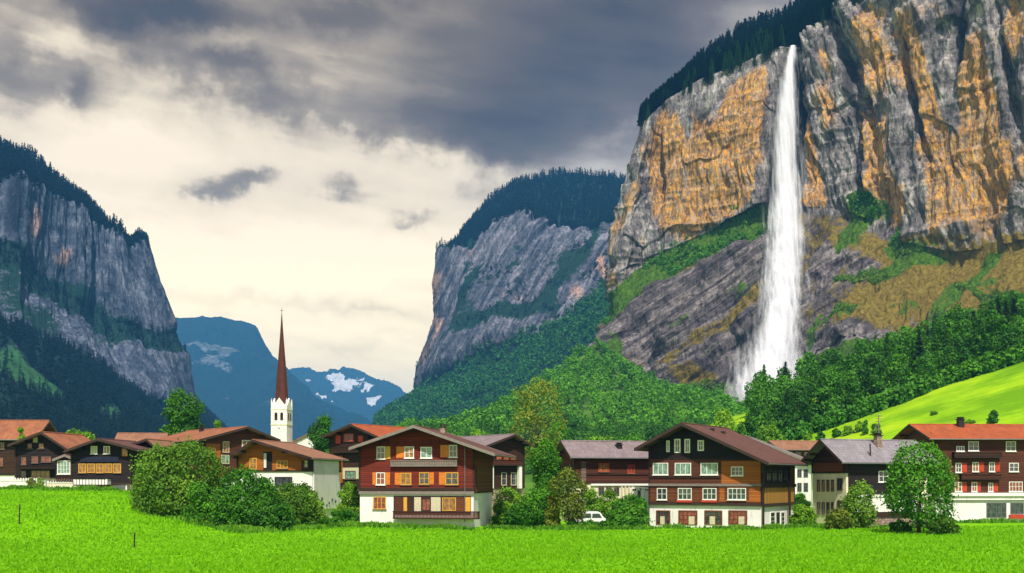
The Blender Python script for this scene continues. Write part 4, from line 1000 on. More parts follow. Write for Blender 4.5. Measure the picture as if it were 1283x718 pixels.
mb = MB(); a0, a1, z0, z1 = E.rect('f', 476, 541.5, 562, 556); 
for k in range(9):
    x = a0+(a1-a0)*k/8; E.fb(mb, 'f', x-.04, x+.04, z0-.1, z0+.42, -.02, .05)
mb.build('gable_trim', MT['beam_dark'], E.e)
E.chimney(E.ax+1.6, 6.5, .65, .7, 'stone')

# ---- I: the big dark chalet
I = House('tall_dark_chalet', 'largest chalet, dark brown timber over a white shop floor, with a wide mauve-brown roof', (955, 661.5, 130), 31, 'R', 813, 13)
I.roof((853.5, 530), (794.5, 562), (963, 579.5), 'roof_brown', ovf=2.0, ovb=1.0, th=.28, barge='barge_dark')
I.walls('choc_wood', 'white', I.ray('f', 955, 633)[1])
a0, a1, z0, z1 = I.rect('f', 815, 574, 953, 575)
hI = I.W/2; zb = I.ray('f', 884, 574.5)[1]
mb = MB(); pl = [(-hI+.02, min(zb, I.zr(-hI))), (hI-.02, min(zb, I.zr(hI)-.02)), (hI-.02, I.zr(hI)-.02), (I.ax, I.zr(I.ax)-.02), (-hI+.02, I.zr(-hI)-.02)]
pl = [(x, z) for k, (x, z) in enumerate(pl)]
mb.prism([(-hI+.25, min(zb, I.zr(-hI+.25)-.15)), (hI-.25, min(zb, I.zr(hI-.25)-.12)), (hI-.25, I.zr(hI-.25)-.1), (I.ax, I.zr(I.ax)-.1), (-hI+.25, I.zr(-hI+.25)-.1)], -.06, .01)
mb.build('gable_shade', MT['black_wood'], I.e)  # black panel over the gable paints in the shadow of the eaves
for (x0, x1, y0, y1) in [(835.3, 839.4, 552, 566.5), (845.3, 853, 550, 567.5), (858, 865, 550, 567.5), (874.5, 882.3, 551.5, 565)]:
    I.win('f', x0, y0, x1, y1, 'paint', 'glass', 2 if x1-x0 > 5 else 1, 2, base=.05, sill=False, fw=.15)
I.patch('f', 904, 577.5, 953, 606, 'orange_wood', 'orange_cladding', .05)
I.patch('f', 900, 610, 953, 629, 'orange_wood', 'orange_cladding', .05)
I.patch('f', 815, 611, 899, 629, 'brown_wood', 'brown_cladding', .05)
for (x0, x1) in [(818.3, 837.3), (845.7, 866), (878, 899.7)]: I.win('f', x0, 580, x1, 595, 'paint', 'glass_teal', 3, 1)
I.win('f', 916.4, 584.6, 931.5, 596, 'paint', 'glass', 3, 2, base=.05)
for x0 in (849.7, 880.7):
    I.patch('f', x0-1, 626.6, x0+18, 629.4, 'redp', 'flower_box', .3)
for (x0, x1, n) in [(823.5, 836, 2), (849.7, 867, 3), (880.7, 898, 3), (912, 935, 4)]: I.win('f', x0, 611.6, x1, 626.2, 'paint', 'glass', n, 2, base=.05, sl=(x0-4, 'brown_wood'), sr=(x1+4, 'brown_wood'))
I.band('f', 813, 606, 954.5, 609.2, 'barge', .2); I.band('f', 813, 629.8, 954.5, 633.4, 'barge_dark', .2); I.band('f', 814, 597.5, 903, 599, 'dark_wood', .1)
for k, (x0, x1) in enumerate([(822, 839.7), (850, 873.6), (882.5, 904.8), (912.6, 936)]):
    I.win('f', x0, 639.5, x1, 657.5, 'brown_wood', 'glass_red' if k % 2 else 'glass', 4, 3, base=-.07, sill=False, fw=.16)
    xm = x0+(x1-x0)*(.55 if k % 2 else .3); I.patch('f', xm, 647, xm+(x1-x0)*.3, 657, 'curtain', 'door', .02, -.1)
# glazed veranda and boarded bay on the right-hand wall
I.patch('r', 957, 585.5, 988.5, 607, 'black_wood', 'veranda', .05)
for k in range(4): I.win('r', 959.5+7.2*k, 588, 965.7+7.2*k, 604, 'beam_dark', 'glass', 2, 2, base=.05, sill=False)
I.patch('r', 957.5, 611, 994, 630, 'yellow_wood', 'honey_cladding', .1)
I.band('r', 956, 606.5, 996, 610.5, 'beam_dark', .2); I.band('r', 956, 630, 996, 634, 'barge_dark', .2)
I.win('r', 965.5, 641.5, 971.5, 659, 'paint', 'glass', 1, 3, base=-.07, sill=False); I.patch('r', 973.5, 642, 977, 659, 'copper', 'door', .0, -.1); I.win('r', 978.5, 641.5, 983.5, 659, 'paint', 'glass', 1, 3, base=-.07, sill=False)
I.post('r', 989.5, 580, 661, .35, w=.22); I.post('r', 956.5, 580, 662, .2, w=.2)
for yv in (4.5, 6.5): I.chimney(I.ax+(1.5 if yv < 5 else 2.2), yv, .5, .25, 'copper', False)

# ---- M: brown guesthouse on the right with the red roof
M = House('red_roofed_guesthouse', 'long dark brown guesthouse with an orange-red roof and white ground floor, at the right edge', (1172, 655, 150), 86, 'R', 1160, 30)
M.W = 11.0; M.o[:2] = P(1172, 655, 150)[:2] - M.xd*M.W/2; M.e.location = tuple(M.o)
zr_ = M.ray('r', 1200, 549, .9)[1]
rp = M.ray('r', 1200, 532, -M.W/2)
M.roof((0, 0), (-M.W/2-.9, zr_, 0), (M.W/2+.9, zr_, 0), 'roof_red', ovf=1.0, ovb=1) if False else None
def manual_roof(H, hx, ze, za, mt, **k):
    """symmetric roof with given eave and ridge heights"""
    H.ray_ = H.ray
    ov = k.get('ovf', 1.0)
    old = H.ray
    H.ray = lambda fac, a, b, off=0.0: (a, b)
    H.roof((0.0, za), (-hx, ze), (hx, ze), mt, **k)
    H.ray = old
manual_roof(M, M.W/2+1.0, zr_, rp[1], 'roof_red', ovf=1.3, ovb=1.0, barge='barge_dark')
M.walls('choc_wood', 'white', M.ray('r', 1230, 626)[1])
M.band('r', 1173, 617.5, 1290, 621.5, 'paint', .5, 'balcony_slab'); M.band('r', 1173, 621.6, 1290, 626.5, 'white', .25, 'white_band')
for (x0, x1, y0, y1, sh, gl) in [(1213, 1226, 553, 565, None, 'glass'), (1260, 1272.5, 553, 565.5, None, 'glass'), (1197, 1204.5, 580, 592, 1211.5, 'glass'), (1218, 1226, 579, 591, 1233, 'glass_warm'), (1239, 1246, 579, 591, 1253, 'glass'), (1264, 1276, 580, 591, None, 'glass'),
                           (1196, 1205, 604, 616, 1211.5, 'glass_warm'), (1217, 1224, 604, 616, 1229, 'glass_red'), (1238, 1244, 605, 616, 1250.5, 'glass_red'), (1264, 1281, 603.5, 616, None, 'glass_red')]:
    M.win('r', x0, y0, x1, y1, 'paint', gl, 2 if x1-x0 < 14 else 4, 2, sr=(sh, 'redp') if sh else None)
M.win('r', 1198, 559, 1208, 565.5, 'paint', 'glass', 3, 1)
M.balcony('r', 1196, 566.5, 1256, 573.5, 'dark_wood', .8, 0, .16); M.balcony('r', 1205, 594.5, 1255, 601, 'choc_wood', .7, 0, .16)
M.win('r', 1236, 630, 1261, 648.5, 'gutter', 'glass', 4, 3, base=-.07, sill=False); M.win('r', 1266, 630, 1283, 644, 'gutter', 'glass', 3, 2, base=-.07, sill=False)
M.patch('r', 1264, 645, 1290, 649.5, 'redp', 'flower_box', .35)
M.chimney(1.0, M.ray('r', 1223, 540)[0], .8, 1.0, 'copper')

# ---- L: grey roofed house with cream plaster
Lh = House('grey_roofed_house', 'cream plastered house with a blue-grey roof and rows of narrow windows', (1060, 658, 135), 70, 'R', 1017.5, 12.5)
ze = Lh.ray('r', 1070, 579, .9)[1]
manual_roof(Lh, Lh.W/2+1.0, ze, ze+2.9, 'roof_slate', ovf=1.3, ovb=1.0, barge='barge_dark')
Lh.walls('dark_wood', 'cream', Lh.ray('f', 1040, 592)[1])
Lh.patch('f', 1019, 580, 1056, 591, 'brown_wood', 'gable_boards', .06)
for (y0, y1) in ((601, 616), (629, 645)):
    for x0 in (1023.5, 1029.3, 1035.2, 1041): Lh.win('f', x0, y0, x0+3.6, y1, 'beam', 'glass_warm' if y0 < 610 else 'glass', 1, 2, base=-.07, sill=False, fw=.12)
    Lh.win('f', 1048.5, y0-2, 1055.5, y1-1, 'beam', 'glass', 2, 2, base=-.07, sill=False)
Lh.patch('r', 1061, 620, 1160, 622.5, 'paint', 'balcony_slab', 1.2)
Lh.patch('r', 1062, 623, 1150, 641, 'white', 'parapet', 1.1, 1.0)
Lh.patch('r', 1064, 641.5, 1149, 660, 'dark_wood', 'dark_backing', 1.0, .8)  # plain dark panel backing the strip below the parapet
Lh.patch('r', 1063, 582, 1150, 619, 'black_wood', 'barn_boards', .06)
Lh.win('r', 1100, 590, 1112, 604, 'paint', 'glass', 2, 2, base=.06)
Lh.post('r', 1062, 642, 657, 1.05, 'cream', .3); Lh.post('r', 1148, 642, 657, 1.05, 'cream', .3)
yc = Lh.ray('r', 1105, 560, -1.5)[0]
c_ = Lh.chimney(1.2, yc, .75, 1.3, 'orange_wood' if False else 'stone')
mb = MB(); zc0 = Lh.zr(1.2)+Lh.rt+1.3
mb.tube([(1.35, yc, zc0), (1.35, yc, zc0+2.6)], .07, 5); mb.tube([(1.0, yc-.15, zc0), (1.0, yc-.15, zc0+1.5)], .05, 5)
for q, ww_ in ((2.5, .55), (2.15, .42), (1.8, .5)): mb.tube([(1.35, yc-ww_, zc0+q), (1.35, yc+ww_, zc0+q)], .035, 4)
for q in (-.4, -.2, 0, .2, .4): mb.tube([(1.1, yc+q, zc0+2.5), (1.6, yc+q, zc0+2.5)], .025, 4)
mb.build('antenna', MT['barge'], Lh.e)
yc = Lh.ray('r', 1090, 570, -.4)[0]; mb = MB(); mb.box(.9, 3.4, yc-.06, yc+.06, Lh.zr(.9)+Lh.rt-1.0, Lh.zr(3.4)+Lh.rt+.1)
mb = MB(); xq = 3.2; mb.bar((xq, yc, Lh.zr(xq)+Lh.rt-.1), (xq-.1, yc, Lh.zr(xq)+Lh.rt+1.5), .16); mb.build('vent_pipe', MT['copper'], Lh.e)

# ---- D: tan roofed chalet left of the red one
Dh = House('tan_roofed_chalet', 'orange timber chalet with a tan-brown roof and a bare white side wall', (392, 637, 135), 11, 'R', 297, 10)
Dh.roof((316, 551), (290, 572.5), (381, 573.5), 'roof_tan', ovf=1.3, ovb=2.0, barge='beam_dark')
Dh.walls('orange_wood', 'white', Dh.ray('f', 350, 590)[1])
Dh.patch('r', 392.5, 577, 423.5, 637.5, 'white', 'white_side_wall', .12)
Dh.patch('f', 344, 573, 377, 589, 'orange_wood', 'cladding', .05); Dh.patch('f', 330, 566, 341, 589, 'black_wood', 'cladding', .04); Dh.patch('f', 378, 577, 391, 590, 'dark_wood', 'cladding', .05)
Dh.win('f', 313, 574, 322, 588, 'yellow', 'glass_warm', 2, 2); Dh.win('f', 331, 568, 334, 586, 'paint', 'curtain', 1, 1, base=.04, sill=False); Dh.win('f', 347, 577, 361, 587, 'yellow', 'glass_warm', 3, 2, base=.05); Dh.win('f', 381, 576, 386.5, 586, 'beam', 'curtain', 1, 2, base=.05)
Dh.win('f', 344, 597.5, 366, 610, 'beam_dark', 'glass', 2, 1, base=-.07, sill=False)
mb = MB()
for (px_, py_, r_) in [(403, 625, .22), (412, 630, .16), (416, 626, .18), (420, 628, .2), (409, 633, .15)]:
    a_, z_ = Dh.ray('r', px_, py_, .12); mb.tube([(Dh.W/2+.11, a_, z_), (Dh.W/2+.24, a_, z_)], [r_, r_*.8], 7)
mb.build('wall_plate', MT['copper'], Dh.e)

# ---- C: long orange roof behind the round bushes
Ch = House('long_orange_roofed_house', 'long low timber house under an orange-red roof, behind the large round bushes', (256, 612, 165), -42, 'L', 344, 19)
Ch.roof((311, 534.5), (249, 551), (350, 551), 'roof_rust', ovf=1.2, ovb=.8, barge='barge_dark')
Ch.walls('choc_wood', 'white', 1.2)
Ch.patch('f', 258, 556, 276, 600, 'orange_wood', 'orange_cladding', .05)
Ch.win('f', 279, 553, 287, 567, 'curtain', 'glass_warm', 2, 2); Ch.win('f', 277, 570, 287, 581, 'curtain', 'glass_teal', 2, 2); Ch.win('f', 303, 551.5, 314, 564.5, 'paint', 'glass_warm', 2, 2); Ch.win('f', 262, 561, 270, 571, 'yellow', 'glass_warm', 2, 1, base=.05)
Ch.patch('l', 200, 557, 240, 575, 'orange_wood', 'orange_cladding', .05); Ch.chimney(Ch.ax-1.2, 12, .6, .5)
# the pinkish end of that row
C2 = House('pink_grey_roofed_house', 'house with a faded pinkish roof between the black chalet and the long orange roof', (146, 600, 178), 80, 'R', 141, 7)
C2.W = 7; C2.o[:2] = P(146, 600, 178)[:2] - C2.xd*C2.W/2; C2.e.location = tuple(C2.o)
manual_roof(C2, C2.W/2+.8, C2.ray('r', 170, 556, .8)[1], C2.ray('r', 175, 543, -3.5)[1], 'roof_tan', ovf=.5, ovb=.6, barge='barge_dark')
C2.walls('choc_wood', 'white', 1.0)

# ---- B: black chalet with yellow window row
B = House('black_chalet', 'black tarred chalet with a row of yellow-framed windows under a navy panel', (164, 619, 145), 4, 'R', 89, 10)
B.roof((122, 549.5), (81, 564.5), (172, 562.5), 'roof_brown', ovf=1.2, ovb=1.0, barge='barge_dark')
B.walls('black_wood', 'white', B.ray('f', 130, 606)[1])
B.win('f', 114, 559, 122, 568.5, 'paint', 'curtain', 2, 1); B.win('f', 130, 559, 138, 568.5, 'paint', 'glass_warm', 2, 1)
MT['navy'] = m_wood('navy_boards', (.010, .013, .035), (.022, .026, .06)); B.patch('f', 101, 572.5, 149, 578.5, 'navy', 'navy_panel', .12)
for k in range(5): B.win('f', 98.5+10.9*k, 581, 108.3+10.9*k, 592.5, 'yellow', 'glass_warm', 2, 2, sill=(k % 2 == 0))
B.win('f', 153, 562, 160, 571.5, 'orange', 'glass_warm', 1, 1, sill=False)
B.balcony('f', 92, 599.5, 133, 608.5, 'paint', 1.6, 0, .42, rail='beam_dark')
B.patch('f', 136, 607, 157, 620, 'gutter', 'garage_door', -.02, -.1); B.patch('f', 159, 608, 163, 620, 'beam', 'door', -.02, -.1); B.patch('f', 104, 614, 130, 617.5, 'stone', 'stone_course', -.02, -.1)
B2 = House('small_black_annex', 'small black gabled annex between the black chalet and the big round bush', (192, 618, 151), 6, 'R', 164, 7)
B2.roof((183, 550), (160, 558.5), (197, 561.5), 'roof_tan', ovf=.9, ovb=.8, barge='barge_dark')
B2.walls('black_wood', 'white', 1.2); B2.win('f', 166, 562, 170, 570, 'beam', 'glass', 1, 2); B2.win('f', 180, 566, 188, 578, 'beam', 'glass', 2, 2)

# ---- A: two houses at the left edge
A1 = House('brown_roofed_house', 'house with a broad brown-orange roof cut by the left edge of the picture', (-60, 603, 162), 90, 'R', -66, 11.5)
A1.W = 8; A1.o[:2] = P(-60, 603, 162)[:2] - A1.xd*A1.W/2; A1.e.location = tuple(A1.o)
manual_roof(A1, A1.W/2+.9, A1.ray('r', 5, 550, .9)[1], A1.ray('r', 5, 527, -4)[1], 'roof_rust', ovf=.8, ovb=1.2, barge='beam')
A1.walls('dark_wood', 'white', 1.0); A1.win('r', 0, 554, 6, 563, 'beam', 'glass_warm', 2, 2); A1.win('r', -9, 573, 4, 584, 'beam', 'glass_red', 3, 2)
A2 = House('dark_gabled_chalet', 'very dark gabled chalet with small red windows, far left behind the garden wall', (79, 606, 152), 5, 'R', 19, 10)
A2.roof((51, 541), (12, 557), (86, 563.5), 'roof_rust', ovf=1.2, ovb=1.0, barge='barge_dark')
A2.walls('black_wood', 'white', .8)
A2.win('f', 34, 555, 41, 562, 'beam_dark', 'glass_red', 1, 1); A2.win('f', 41, 547, 48, 555, 'beam', 'curtain', 1, 1, sill=False); A2.win('f', 48, 555, 55.5, 562, 'beam_dark', 'glass_warm', 1, 1)
A2.win('f', 40, 572, 48, 580, 'beam', 'glass_red', 2, 2); A2.win('f', 52, 572, 64, 579, 'beam', 'glass_red', 3, 1); A2.win('f', 39, 589.5, 63, 599, 'beam', 'glass_warm', 4, 1); A2.win('f', 27, 573, 33, 582, 'beam', 'glass_red', 1, 2); A2.win('f', 11+15, 590, 33, 600, 'beam', 'glass', 1, 2)
A2.balcony('f', 22, 583, 78, 588, 'beam_dark', .9, 0, .2)
Gz = House('white_lattice_shed', 'small dark shed with a big white latticed window between the two dark chalets', (89.5, 607, 150), 8, 'R', 70.5, 4, 'shed')
Gz.roof((81, 569.5), (66, 575.5), (94, 575), 'roof_brown', ovf=.4, ovb=.4, barge='barge'); Gz.walls('dark_wood', 'white', .6); Gz.win('f', 72, 577, 88.5, 594, 'paint', 'glass_teal', 4, 3, fw=.12)

# ---- G and F: behind the red chalet
G = House('orange_roofed_chalet', 'dark chalet with orange-red roof and red shutters, behind the red chalet', (461, 640, 165), 33, 'R', 413, 15)
G.roof((439, 531.5), (403, 547), (478, 549), 'roof_red', ovf=1.2, ovb=1.0, barge='barge_dark')
G.walls('dark_wood', 'cream', G.ray('f', 440, 612)[1])
G.patch('f', 421, 545.5, 427, 556, 'redp', 'shutter', .08); G.win('f', 431, 543.5, 443, 553, 'redp', 'glass_red', 2, 1); G.patch('f', 449, 546, 455, 554, 'redp', 'shutter', .08)
G.patch('f', 424, 586, 450, 600, 'curtain', 'cladding', .05); G.win('f', 433, 590, 446, 600, 'beam', 'glass_teal', 2, 2, base=.05); G.balcony('f', 416, 560, 462, 567, 'dark_wood', .9, 0, .2)
G.patch('f', 426.5, 571, 429.5, 605, 'orange_wood', 'post', .2)
Fh = House('grey_roofed_barn_house', 'dark house with a mauve-grey roof and white corner pillar, just right of the red chalet', (613, 622, 165), -38, 'L', 657, 15)
Fh.roof((646, 544), (605, 560), (666, 557), 'roof_grey', ovf=1.2, ovb=.8, barge='barge_dark')
Fh.walls('dark_wood', 'stone', Fh.ray('f', 636, 611)[1])
Fh.balcony('f', 617, 576, 655, 583.5, 'choc_wood', .9, 0, .18)
for x0 in (622, 631, 640): Fh.win('f', x0, 571, x0+6, 578, 'redp', 'glass_warm', 1, 1, sill=False)
for x0 in (628, 640): Fh.win('f', x0, 592, x0+6.5, 608, 'curtain', 'glass', 1, 2)
Fh.post('f', 651, 583, 612, .5, 'paint', .55, 'pillar'); Fh.post('f', 617, 583, 612, .5, 'paint', .3, 'pillar')
# ---- H: brown house under the flat mauve roof
Hh = House('mauve_roofed_house', 'brown house with a mauve roof and cream garden floor, left of the tallest chalet', (720, 640, 150), 72, 'R', 702, 17)
ze = Hh.ray('r', 730, 572.5, .9)[1]
manual_roof(Hh, Hh.W/2+1.0 if Hh.W > 4 else 5, ze, ze+2.3, 'roof_grey', ovf=1.0, ovb=1, barge='barge_dark')
Hh.walls('choc_wood', 'cream', Hh.ray('r', 760, 605)[1])
Hh.win('r', 749.5, 580, 763, 591, 'redp', 'glass_warm', 3, 1); Hh.win('r', 786, 582, 795, 593, 'redp', 'glass_red', 2, 1)
Hh.patch('r', 728, 578, 734, 604, 'beam', 'post', .1)
Hh.patch('r', 740, 606, 812, 608.5, 'paint', 'cornice', .15)
for k in range(3): Hh.win('r', 750+9.5*k, 610, 757+9.5*k, 621, 'beam', 'glass', 2, 2, base=-.07, sill=False)
for k in range(4): Hh.patch('r', 778+4.5*k, 609, 780+4.5*k, 630, 'curtain', 'post', .1)
Hh.patch('r', 735, 593.5, 812, 595, 'dark_wood', 'trim_board', .12)
yc = Hh.ray('r', 773, 562, -2)[0]; Hh.chimney(1.5, yc, .7, .35)
W_ = House('white_porch', 'small white square porch in front of the brown house, left of the tallest chalet', (813, 640, 141), 30, 'R', 792.5, 3, 'porch')
manual_roof(W_, W_.W/2+.15, W_.ray('f', 802, 611.5)[1], W_.ray('f', 802, 611.5)[1]+.12, 'roof_grey', ovf=.15, ovb=.1, barge='paint', th=.1)
W_.walls('white', 'white', .3); W_.win('f', 799, 614.5, 803, 626, 'gutter', 'glass', 1, 2, sill=False); W_.win('f', 806, 614.5, 809, 626, 'paint', 'curtain', 1, 1, sill=False)
# ---- J, K: between the tallest chalet and the grey roofed house
J = House('pale_roofed_house', 'white house with a pale mauve roof, half hidden behind the tallest chalet', (1016, 640, 178), 20, 'R', 940, 14)
J.roof((932, 546), (880, 575), (1024, 582), 'roof_grey', ovf=1.0, ovb=1.0, barge='barge')
J.walls('white', 'white', 1.0)
for (y0, y1) in ((588, 598), (605, 616)):
    for x0 in (999, 1007): J.win('f', x0, y0, x0+5.5, y1, 'gutter', 'glass', 2, 3, sill=False)
Kh = House('small_wooden_house', 'small honey-brown timber house under a faded pinkish roof, in the gap behind the grey roof', (979, 600, 212), 78, 'R', 972, 9)
Kh.W = 8; Kh.o[:2] = P(979, 600, 212)[:2] - Kh.xd*Kh.W/2; Kh.e.location = tuple(Kh.o)
manual_roof(Kh, Kh.W/2+.9, Kh.ray('r', 1000, 563, .9)[1], Kh.ray('r', 1000, 552.5, -4)[1], 'roof_tan', ovf=.8, ovb=1, barge='beam')
Kh.walls('brown_wood', 'white', 1.0); Kh.win('r', 996, 566, 1004, 575, 'beam', 'glass', 2, 1); Kh.patch('r', 984, 566, 993, 574, 'yellow_wood', 'cladding', .06); Kh.win('r', 1008, 567, 1014, 575, 'paint', 'glass', 2, 1); Kh.balcony('r', 984, 576, 1024, 582, 'yellow_wood', .9, 0, .2)
for H_ in (E, I, M, Lh, Dh, Ch, B, B2, A1, A2, G, Fh, Hh, J, Kh, W_, Gz, C2):
    print(H_.e.name, 'W %.1f zbase %.2f ground %.2f eaveL %.1f eaveR %.1f apex %.1f ax %.1f' % (H_.W, H_.o[2], gz(*H_.o[:2]), H_.lz, H_.rz, H_.az, H_.ax))
# ================================================================== CHURCH
ch_o = P(353, 600, 230); ch_o[2] = gz(ch_o[0], ch_o[1]); sc_ = 230/F
e = empty('church', ch_o, R(-8)); tag(e, 'white village church tower with a very tall thin dark red needle spire', 'church')
ztop = CH + (600-513)*sc_ - ch_o[2]; hw = 10.3*sc_
mb = MB(); mb.box(-hw, hw, -hw, hw, -1.5, ztop)
for a_ in range(4):                                            # four steep gables above the belfry
    pass
mb.build('tower', MT['white'], e)
mb = MB(); zg = CH + (600-499)*sc_ - ch_o[2]
mb.prism([(-hw-.0, ztop+.01), (hw, ztop+.01), (0, zg)], -hw+.02, hw-.02)
b_ = len(mb.v); m2 = MB(); m2.prism([(-hw, ztop+.01), (hw, ztop+.01), (0, zg)], -hw+.02, hw-.02)
mb.add([(y, x, z) for x, y, z in m2.v], m2.f); mb.build('gable', MT['white'], e)
mb = MB()
for sx in (-1, 1):
    for sy in (-1, 1): mb.tube([(sx*(hw-.12), sy*(hw-.12), ztop), (sx*(hw-.12), sy*(hw-.12), ztop+1.5), (sx*(hw-.12), sy*(hw-.12), ztop+2.3)], [.17, .15, .01], 6)
mb.build('pinnacle', MT['white'], e)
m, t = mat('spire_shingles', .75, .3)
v = t.coord(); br = t.new('ShaderNodeTexBrick'); t.put(br.inputs['Vector'], t.coord((1, 1, 1), 'Object', (R(90), 0, 0))); br.inputs['Scale'].default_value = 1.8
t.put(br.inputs['Color1'], (.045, .012, .009)); t.put(br.inputs['Color2'], (.085, .021, .013)); t.put(br.inputs['Mortar'], (.04, .01, .008))
t.put(t.b.inputs['Base Color'], t.mix(t.range(t.noise(v, .8, 4), .4, .6), br.outputs[0], (.08, .02, .012))); MT['spire'] = m
mb = MB(); zs = lambda py: CH + (600-py)*sc_ - ch_o[2]
mb.tube([(0, 0, zs(514)), (0, 0, zs(506)), (0, 0, zs(495)), (0, 0, zs(470)), (0, 0, zs(440)), (0, 0, zs(415)), (0, 0, zs(394))], [9.6*sc_, 9.0*sc_, 8.3*sc_, 6.6*sc_, 3.9*sc_, 1.9*sc_, .5*sc_], 8)
mb.build('spire', MT['spire'], e)
mb = MB(); mb.tube([(0, 0, zs(395)), (0, 0, zs(386))], .05, 5); mb.tube([(-.28, 0, zs(389)), (.28, 0, zs(389))], .05, 4); mb.build('cross', MT['copper'], e)
for sgn in (0, 1):
    for dx in (-.62, .62):
        mb = MB(); y_ = -hw-.02
        if sgn == 0: mb.box(dx-.3, dx+.3, y_-.03, y_+.1, zs(527), zs(519)); mb.tube([(dx, y_-.03, zs(519)), (dx, y_+.1, zs(519))], .3, 10)
        else: mb.box(-y_-.1, -y_+.03, dx-.3, dx+.3, zs(527), zs(519)); mb.tube([(-y_-.1, dx, zs(519)), (-y_+.03, dx, zs(519))], .3, 10)
        mb.build('belfry_window', MT['dark_wood'], e)
mb = MB(); mb.box(-hw-.08, hw+.08, -hw-.08, hw+.08, zs(533), zs(532)+.05); mb.box(-hw-.06, hw+.06, -hw-.06, hw+.06, ztop-.16, ztop-.004); mb.build('cornice', MT['cream'], e)
mb = MB(); mb.tube([(0, -hw-.06, zs(538)), (0, -hw+.02, zs(538))], .62, 20); mb.build('clock_face', MT['paint'], e)
mb = MB(); mb.bar((0, -hw-.08, zs(538)), (0, -hw-.08, zs(538)+.5), .07); mb.bar((0, -hw-.08, zs(538)), (.33, -hw-.08, zs(538)+.1), .08); mb.build('clock_hands', MT['copper'], e)
mb = MB(); mb.prism([(hw+.01, -1), (hw+9, -1), (hw+9, zs(554)), (hw+4.5, zs(543)), (hw+.01, zs(554))], 1.0, 14); mb.build('nave', MT['white'], e)
mb = MB(); mb.prism([(hw-.3, zs(555)), (hw+4.5, zs(541)), (hw+9.6, zs(556)), (hw+9.6, zs(557)), (hw+4.5, zs(542.4)), (hw-.3, zs(556.4))], .5, 14.5); mb.build('nave_roof', MT['roof_tan'], e)

# ================================================================== SHRUBS AND TREES IN THE VILLAGE
def shrub(px, py, Y, wpx, hpx, label, mt=BUSH, n=5200, seed=1, nl=12, kind='bush', group=None, size=.17, tr=None, up=.35, deep=.7, low=.0, zbase=None, taper=0.0, open_=1.0):
    """a bush or tree whose crown spans wpx by hpx as seen from the field; it stands on the ground"""
    k = Y/F; x = (px-CX)*k; z = gz(x, Y) if zbase is None else zbase
    top = CH + (HY-py)*k + hpx*k*.95; h = top - z; wd = wpx*k*.97; r = rs(seed)
    L = []
    z0 = h*low
    nl = int(nl*1.6)
    for i in range(nl):
        f_ = (i+.5)/nl; e_ = r.uniform(.10, .80); a = 2*PI*i*.618
        halfw = wd*.5*math.sqrt(max(.05, 1-((e_-.42)/.62)**2))*(1-taper*e_)
        q = r.uniform(.13, .30)*min(wd, h-z0)
        rr = max(0, halfw-q)*r.uniform(.80, 1.12)
        L.append(((math.cos(a)*rr, math.sin(a)*rr*deep, z0+(h-z0)*e_), (q, q*deep**.5, q*r.uniform(.85, 1.05))))
    q = wd*.27; L.append(((0, 0, z0+(h-z0)*.46), (q*1.15*(1-taper*.4), q*deep, (h-z0)*.40)))
    q = min(wd*.24, h*.2)*(1-taper*.5); L.append(((r.uniform(-.1, .1)*wd, 0, h-q*1.02), (q, q, q)))
    if low == 0: L.append(((-wd*.22, 0, h*.2), (wd*.26, wd*.24*deep, h*.24))); L.append(((wd*.22, 0, h*.2), (wd*.26, wd*.24*deep, h*.24)))
    V, T = lobes_crown(L, int(n*5.2*open_), size*.82, seed, up, inner=.70, thick=.6)
    m_ = V[:, :, 2].min(1) > -.25; V, T = V[m_], T[m_]
    e_ = empty(kind, (x, Y, z), 0); tag(e_, label, 'bush' if kind != 'tree' and 'tree' not in kind else 'tree', group)
    link('crown', quad_mesh('crown', V, T, mt), e_)
    mb = MB(); rt = tr or max(.06, wd*.02)
    if low > 0.05:
        mb = trunk_mb(L, h, rt, seed, nb=6)
    else:
        for q_ in range(5):
            a = q_*1.3; mb.tube([(math.cos(a)*.15, math.sin(a)*.15, -.3), (math.cos(a)*wd*.12, math.sin(a)*wd*.1, h*.4), (math.cos(a)*wd*.22, math.sin(a)*wd*.15, h*.72)], [rt, rt*.7, rt*.25], 5)
    mb.build('trunk' if low > .05 else 'stem', MT['bark'], e_)
    return e_
# left cluster in front of the tan-roofed chalet
shrub(226, 634, 122, 124, 84, 'largest round light green bush at the left of the cluster before the houses', BUSH, 9000, 11, 18, size=.20)
shrub(180, 622, 124, 32, 40, 'small pale green bush at the left foot of the largest round bush', BUSH, 1700, 12, 8)
shrub(262, 645, 117, 70, 40, 'dark green low bush in front of the largest round bush', GREEN, 3600, 13, 12)
shrub(310, 653, 114, 82, 72, 'dark round bush in the middle of the left cluster', GREEN, 9500, 14, 24, size=.18)
shrub(366, 652, 119, 66, 50, 'bushy green shrub in front of the white side wall', BUSH, 5600, 15, 13)
shrub(340, 655, 112, 60, 34, 'lowest dark bush at the grass edge between the cluster and the white wall', FOREST, 3600, 16, 14)
shrub(330, 644, 121, 56, 36, 'bushy green shrub filling the gap behind the dark round bush', GREEN, 5200, 50, 16)
shrub(290, 650, 113, 50, 30, 'small dark bush at the lowest point of the left cluster', FOREST, 1800, 17, 8)
shrub(388, 655, 120, 36, 42, 'slim shrub leaning on the bare white side wall', BUSH, 2200, 18, 9)
shrub(398, 656, 121, 60, 14, 'low mat of green plants below the white side wall', GREEN, 1500, 19, 8)
shrub(437, 646, 131, 34, 44, 'yellow-green hedge bush between the white wall and the red chalet', LIME, 2600, 20, 9)
shrub(434, 655, 128, 40, 18, 'low green plants in front of the yellow-green hedge bush', GREEN, 1500, 21, 8)
